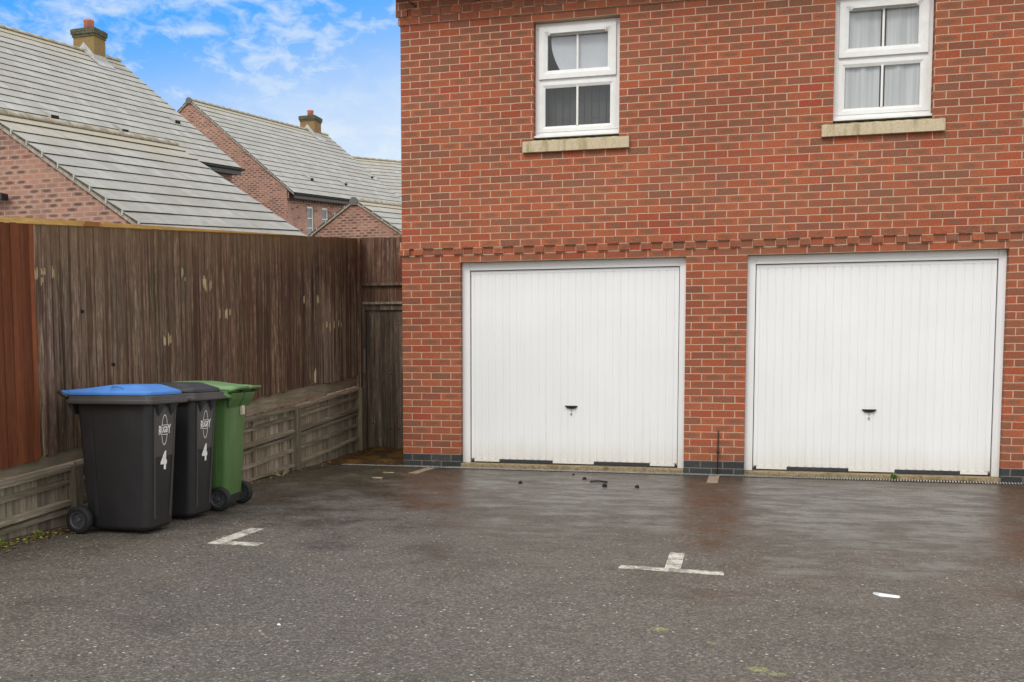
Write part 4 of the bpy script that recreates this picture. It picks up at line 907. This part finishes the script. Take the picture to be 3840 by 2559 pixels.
# ------------------------------------------------------------------ houses beyond the fence
AL = Vector((.043, .999, 0)).normalized(); HZ = math.atan2(-AL.x, AL.y); SH = .108
def house(name, label, apex, tanp, half, y1, lic=2, front=None, fy=-1.5, verge_w=.05, oh=.30, chim=None, vents=(), y0=0., wallmat='hbrick', gutter=True):
    """local frame: x across, y along the ridge (away), z up with the rise of the site; origin under the near ridge end"""
    ax, ay, az = apex; e = empty(name, label, 'house', (ax, ay, 0), HZ); bpy.context.view_layer.update()
    Zr = az; ze = Zr-half*tanp; wx_ = half-oh; zw = Zr-.13-wx_*tanp
    def S(p): return (p[0], p[1], p[2]+SH*p[1])
    m = MB(); ya, yb = y0+verge_w, y1-verge_w; zb = fy
    m.face([S(p) for p in ((-wx_, ya, zb), (wx_, ya, zb), (wx_, ya, zw), (0, ya, Zr-.09), (-wx_, ya, zw))]); m.face([S(p) for p in ((-wx_, yb, zb), (-wx_, yb, zw), (0, yb, Zr-.09), (wx_, yb, zw), (wx_, yb, zb))])
    m.face([S(p) for p in ((-wx_, ya, zb), (-wx_, ya, zw), (-wx_, yb, zw), (-wx_, yb, zb))])
    if not front: m.face([S(p) for p in ((wx_, ya, zb), (wx_, yb, zb), (wx_, yb, zw), (wx_, ya, zw))])
    m.build('wall', M[wallmat], e)
    if front: front(e, wx_, ya, yb, zb, zw, S)
    m = MB()
    roof_courses(m, 0, Zr, half, ze, y0, y1, shear=SH, lich=lic); roof_courses(m, 0, Zr, -half, ze, y0, y1, shear=SH, lich=lic)
    roof = m.build('roof', [M['tile'], M['tile_edge']], e)
    # ridge tiles: half-round, one after the other
    m = MB(); y = y0-.01
    while y < y1:
        yn = min(y+.45, y1+.01)
        for (p, q, rr) in ((y, yn-.03, .118), (yn-.03, yn, .128)):
            m.rings([[S((rr*math.cos(a), yy, Zr-.045+rr*.85*math.sin(a))) for a in [k*math.pi/10 for k in range(11)]] for yy in (p, q)], closed=True)
        y = yn
    m.build('ridge_tiles', M['ridge'], roof)
    m = MB(); R = [S((.125*math.cos(a), y0-.012, Zr-.05+.125*math.sin(a)*.95)) for a in [k*math.pi/8 for k in range(9)]] + [S((-.105, y0-.012, Zr-.16)), S((.105, y0-.012, Zr-.16))]
    m.rings([R, [(p[0], p[1]+.05, p[2]) for p in R]], smooth=False); m.build('ridge_end_cap', M['ridge_end'], roof)
    # verges: undercloak strip + mortar ticks
    for yy, d in ((y0, 1), (y1, -1)):
        m = MB(); n = int(math.hypot(half, half*tanp)/.325)
        for sx in (-1, 1):
            a0 = .10; m.hexa([S((sx*a0, yy+d*.004, Zr-a0*tanp-.085)), S((sx*a0, yy+d*.06, Zr-a0*tanp-.085)), S((sx*half, yy+d*.06, ze-.085)), S((sx*half, yy+d*.004, ze-.085))],
                             [S((sx*a0, yy+d*.004, Zr-a0*tanp-.022)), S((sx*a0, yy+d*.06, Zr-a0*tanp-.022)), S((sx*half, yy+d*.06, ze-.022)), S((sx*half, yy+d*.004, ze-.022))])
            for k in range(1, n):
                xx = half*k/n; m.hexa([S((sx*xx-.012, yy-d*.006, Zr-xx*tanp-.05)), S((sx*xx+.012, yy-d*.006, Zr-xx*tanp-.05)), S((sx*xx+.012, yy+d*.02, Zr-xx*tanp-.05)), S((sx*xx-.012, yy+d*.02, Zr-xx*tanp-.05))], [S((sx*xx-.012, yy-d*.006, Zr-xx*tanp+.03)), S((sx*xx+.012, yy-d*.006, Zr-xx*tanp+.03)), S((sx*xx+.012, yy+d*.02, Zr-xx*tanp+.03)), S((sx*xx-.012, yy+d*.02, Zr-xx*tanp+.03))], mi=1)
        m.build('verge', [M['verge'], M['lead']], roof)
    if gutter:
        for sx in (-1, 1):
            m = MB(); c = sx*(half+.045)
            R = [[S((c+.058*math.cos(a), yy, ze-.03-.058*math.sin(a))) for a in [k*math.pi/6 for k in range(7)]] + [S((c-.05, yy, ze-.02)), S((c+.05, yy, ze-.02))][::-1] for yy in (y0+.03, y1+.06)]
            m.rings(R, smooth=False); m.hexa([S((sx*(half-.01), y0+.02, ze-.20)), S((sx*(half+.01), y0+.02, ze-.20)), S((sx*(half+.01), y1-.02, ze-.20)), S((sx*(half-.01), y1-.02, ze-.20))], [S((sx*(half-.01), y0+.02, ze-.02)), S((sx*(half+.01), y0+.02, ze-.02)), S((sx*(half+.01), y1-.02, ze-.02)), S((sx*(half-.01), y1-.02, ze-.02))])
            m.hexa([S((sx*(half), y0+.05, ze-.205)), S((sx*wx_, y0+.05, ze-.205)), S((sx*wx_, y1-.05, ze-.205)), S((sx*half, y1-.05, ze-.205))], [S((sx*(half), y0+.05, ze-.19)), S((sx*wx_, y0+.05, ze-.19)), S((sx*wx_, y1-.05, ze-.19)), S((sx*half, y1-.05, ze-.19))])
            m.build('gutter', M['black_plastic'], roof)
    if chim:
        c0, c1, zc = chim; m = MB(); hw = .37
        m.box((-hw, c0, 0), (hw, c1, 1)); 
        for v in m.bm.verts: z = (Zr-.55) if v.co.z < .5 else zc-.22; v.co.z = z+SH*v.co.y
        ch = m.build('chimney', M['chim'], e)
        m = MB(); z0_ = zc-.22+SH*c0
        for a, b, g in ((0, .075, .025), (.075, .15, .05), (.15, .225, .055), (.225, .25, .02)): m.box((-hw-g, c0-g, z0_+a), (hw+g, c1+g, z0_+b-.001))
        m.build('chimney_cap', M['chim_cap'], ch)
        m = MB(); cy = (c0+c1)/2; zp = z0_+.25
        m.rings([[(r*math.cos(k*math.pi/10), cy+r*math.sin(k*math.pi/10), z) for k in range(20)] for r, z in ((.145, zp-.01), (.14, zp+.24), (.155, zp+.25), (.155, zp+.30), (.14, zp+.305), (.115, zp+.30), (.115, zp+.1))], cap=True)
        m.build('chimney_pot', M['pot'], ch)
        m = MB()   # stepped flashing on both sides of the ridge
        for sx in (-1, 1):
            for yy, d in ((c0, -1), (c1, 1)):
                m.hexa([S((0, yy+d*.012, Zr-.02)), S((sx*(hw+.0), yy+d*.012, Zr-hw*tanp-.02)), S((sx*(hw+.0), yy+d*.001, Zr-hw*tanp-.02)), S((0, yy+d*.001, Zr-.02))], [S((0, yy+d*.012, Zr+.26)), S((sx*(hw+.0), yy+d*.012, Zr-hw*tanp+.15)), S((sx*(hw+.0), yy+d*.001, Zr-hw*tanp+.15)), S((0, yy+d*.001, Zr+.26))])
                m.hexa([S((0, yy+d*.12, Zr+.03)), S((sx*(hw+.12), yy+d*.12, Zr-(hw+.12)*tanp+.035)), S((sx*(hw+.12), yy, Zr-(hw+.12)*tanp+.035)), S((0, yy, Zr+.03))], [S((0, yy+d*.12, Zr+.085)), S((sx*(hw+.12), yy+d*.12, Zr-(hw+.12)*tanp+.05)), S((sx*(hw+.12), yy, Zr-(hw+.12)*tanp+.05)), S((0, yy, Zr+.085))])
            xq = sx*hw
            m.hexa([S((xq, c0-.0, Zr-hw*tanp+.0)), S((xq+sx*.012, c0, Zr-hw*tanp+.0)), S((xq+sx*.012, c1, Zr-hw*tanp+.0)), S((xq, c1, Zr-hw*tanp))], [S((xq, c0, Zr-hw*tanp+.17)), S((xq+sx*.012, c0, Zr-hw*tanp+.17)), S((xq+sx*.012, c1, Zr-hw*tanp+.17)), S((xq, c1, Zr-hw*tanp+.17))])
            xe = hw+.28; m.hexa([S((xq, c0-.12, Zr-hw*tanp+.035)), S((sx*xe, c0-.12, Zr-xe*tanp+.035)), S((sx*xe, c1+.12, Zr-xe*tanp+.035)), S((xq, c1+.12, Zr-hw*tanp+.035))], [S((xq, c0-.12, Zr-hw*tanp+.05)), S((sx*xe, c0-.12, Zr-xe*tanp+.042)), S((sx*xe, c1+.12, Zr-xe*tanp+.042)), S((xq, c1+.12, Zr-hw*tanp+.05))])
        m.build('flashing', M['lead'], ch)
    for (vx, vy) in vents:
        zc = Zr-vx*tanp; m = MB()
        m.hexa([S((vx-.16, vy-.15, zc+.16*tanp+.02)), S((vx-.16, vy+.15, zc+.16*tanp+.02)), S((vx+.12, vy+.13, zc-.12*tanp+.02)), S((vx+.12, vy-.13, zc-.12*tanp+.02))],
               [S((vx-.16, vy-.15, zc+.16*tanp+.035)), S((vx-.16, vy+.15, zc+.16*tanp+.035)), S((vx+.12, vy+.13, zc-.12*tanp+.13)), S((vx+.12, vy-.13, zc-.12*tanp+.13))])
        v = m.build('roof_vent', M['tile'], roof)
        m = MB(); m.hexa([S((vx+.121, vy-.12, zc-.12*tanp+.03)), S((vx+.126, vy-.12, zc-.12*tanp+.03)), S((vx+.126, vy+.12, zc-.12*tanp+.03)), S((vx+.121, vy+.12, zc-.12*tanp+.03))], [S((vx+.121, vy-.12, zc-.12*tanp+.12)), S((vx+.126, vy-.12, zc-.12*tanp+.12)), S((vx+.126, vy+.12, zc-.12*tanp+.12)), S((vx+.121, vy+.12, zc-.12*tanp+.12))]); m.build('vent_opening', M['void'], v)
    return e
HA = house('garage_house', 'low brick outbuilding with pale tiled roof just behind the fence at the left', (-7.629, 2.347, 4.979), .661, 3.6, 4.70, lic=2.5, gutter=False)
m = MB(); m.box((.0, -.10, 3.60), (.45, -.0, 3.665)); m.box((.40, -.13, 3.585), (.46, .0, 3.68)); m.build('gutter_end', M['black_plastic'], HA)
house('brick_house', 'large house with pale tiled roof and chimney behind the low outbuilding', (-15.443-14*AL.x, 16.408-14*AL.y, 10.531-14*SH), .826, 4.30, 14.0, lic=1.5, chim=(14-1.50, 14-1.02, 11.16-14*SH), vents=((2.62, 14-.884), (3.507, 14-6.818), (3.542, 14-4.4)))
def cfront(e, wx_, ya, yb, zb, zw, S):
    wins = [(1.56, 2.09, 5.62, 6.86), (2.76, 3.29, 5.62, 6.87)]
    ys_ = sorted([ya, yb]+[v for q in wins for v in q[:2]]); zs_ = [zb, 5.62, 6.865, zw]
    m = MB()
    for a, b in zip(ys_[:-1], ys_[1:]):
        for c, d in zip(zs_[:-1], zs_[1:]):
            if any(q[0] < (a+b)/2 < q[1] for q in wins) and c == 5.62: continue
            m.face([S((wx_, a, c)), S((wx_, b, c)), S((wx_, b, d)), S((wx_, a, d))])
    for (a, b, c, d) in wins:
        for q in (((wx_, a, 5.62), (wx_-.1, a, 5.62), (wx_-.1, a, 6.865), (wx_, a, 6.865)), ((wx_, b, 5.62), (wx_, b, 6.865), (wx_-.1, b, 6.865), (wx_-.1, b, 5.62)), ((wx_, a, 6.865), (wx_-.1, a, 6.865), (wx_-.1, b, 6.865), (wx_, b, 6.865)), ((wx_, a, 5.62), (wx_, b, 5.62), (wx_-.1, b, 5.62), (wx_-.1, a, 5.62))): m.face([S(p) for p in q])
    m.build('front_wall', M['hbrick_front'], e)
    for (a, b, c, d) in wins:
        m = MB()
        def bx(y0_, y1_, z0_, z1_, x0_=wx_-.09, x1_=wx_-.045): 
            m.hexa([S((x0_, y0_, z0_)), S((x1_, y0_, z0_)), S((x1_, y1_, z0_)), S((x0_, y1_, z0_))], [S((x0_, y0_, z1_)), S((x1_, y0_, z1_)), S((x1_, y1_, z1_)), S((x0_, y1_, z1_))])
        w_ = .075; bx(a, a+w_, 5.62, 6.865); bx(b-w_, b, 5.62, 6.865); bx(a+w_, b-w_, 5.62, 5.62+w_); bx(a+w_, b-w_, 6.865-w_, 6.865)
        for z in (6.03, 6.40): bx(a+w_, b-w_, z, z+.03)
        f = m.build('window', M['upvc'], e)
        m = MB(); m.face([S((wx_-.07, a+w_, 5.69)), S((wx_-.07, b-w_, 5.69)), S((wx_-.07, b-w_, 6.79)), S((wx_-.07, a+w_, 6.79))]); m.build('pane', M['far_glass'], f)
        m = MB(); m.face([S((wx_-.13, a, 5.6)), S((wx_-.13, b, 5.6)), S((wx_-.13, b, 6.9)), S((wx_-.13, a, 6.9))]); m.build('backing', M['roomwall'], f)
        m = MB(); bx(a-.08, b+.08, 5.54, 5.62, wx_-.1, wx_+.05); m.build('sill', M['stone'], f)
    # dentil band and string course under the eaves
    m = MB()
    def bb(y0_, y1_, z0_, z1_, pr): m.hexa([S((wx_, y0_, z0_)), S((wx_+pr, y0_, z0_)), S((wx_+pr, y1_, z0_)), S((wx_, y1_, z0_))], [S((wx_, y0_, z1_)), S((wx_+pr, y0_, z1_)), S((wx_+pr, y1_, z1_)), S((wx_, y1_, z1_))])
    bb(ya, yb, 6.93, 6.985, .03); y = ya+.05
    while y < yb-.1: bb(y, y+.10, 6.99, zw-.0, .05); y += .225
    m.build('dentil_course', M['hbrick'], e)
house('brick_house', 'farther brick house with gable, chimney and two small white windows', (-16.533, 21.973, 10.901), .844, 4.31, 11.0, lic=1.5, chim=(9.10, 9.75, 11.53), vents=((3.437, 2.823), (3.406, 5.863), (2.62, 10.235)), front=cfront)
house('garage_house', 'small brick gable with pale roof just beside the garage wall corner', (-7.023, 15.079, 5.703), .665, 3.2, 6.0, lic=1.8, gutter=False)
# roof behind, turned differently
ux, uy = .503, .864; _HZ = HZ; HZ = math.atan2(-ux, uy); _s = SH; SH = .078
house('brick_house', 'farthest tiled roof rising at the right behind the chimney house', (-15.01-6*ux, 33.75-6*uy, 11.13-6*SH), .80, 5.0, 26.0, lic=1.5, gutter=False)
HZ = _HZ; SH = _s

GR = {'wheelie_bin': 'wheelie bins by the fence', 'brick_house': 'brick houses beyond the fence', 'garage_house': 'low brick outbuildings beyond the fence', 'bay_marking': 'white bay markings on the tarmac',
      'paint_remnant': 'grubby paint strips by the drain', 'net_curtain': 'net curtains in the right upstairs window', 'moss_patch': 'moss patches on the tarmac', 'weed': 'small weeds at wall and fence foot'}
for o in bpy.data.objects:
    k = o.name.split('.')[0]
    if o.parent is None and k in GR and o.get('category'): o['group'] = GR[k]
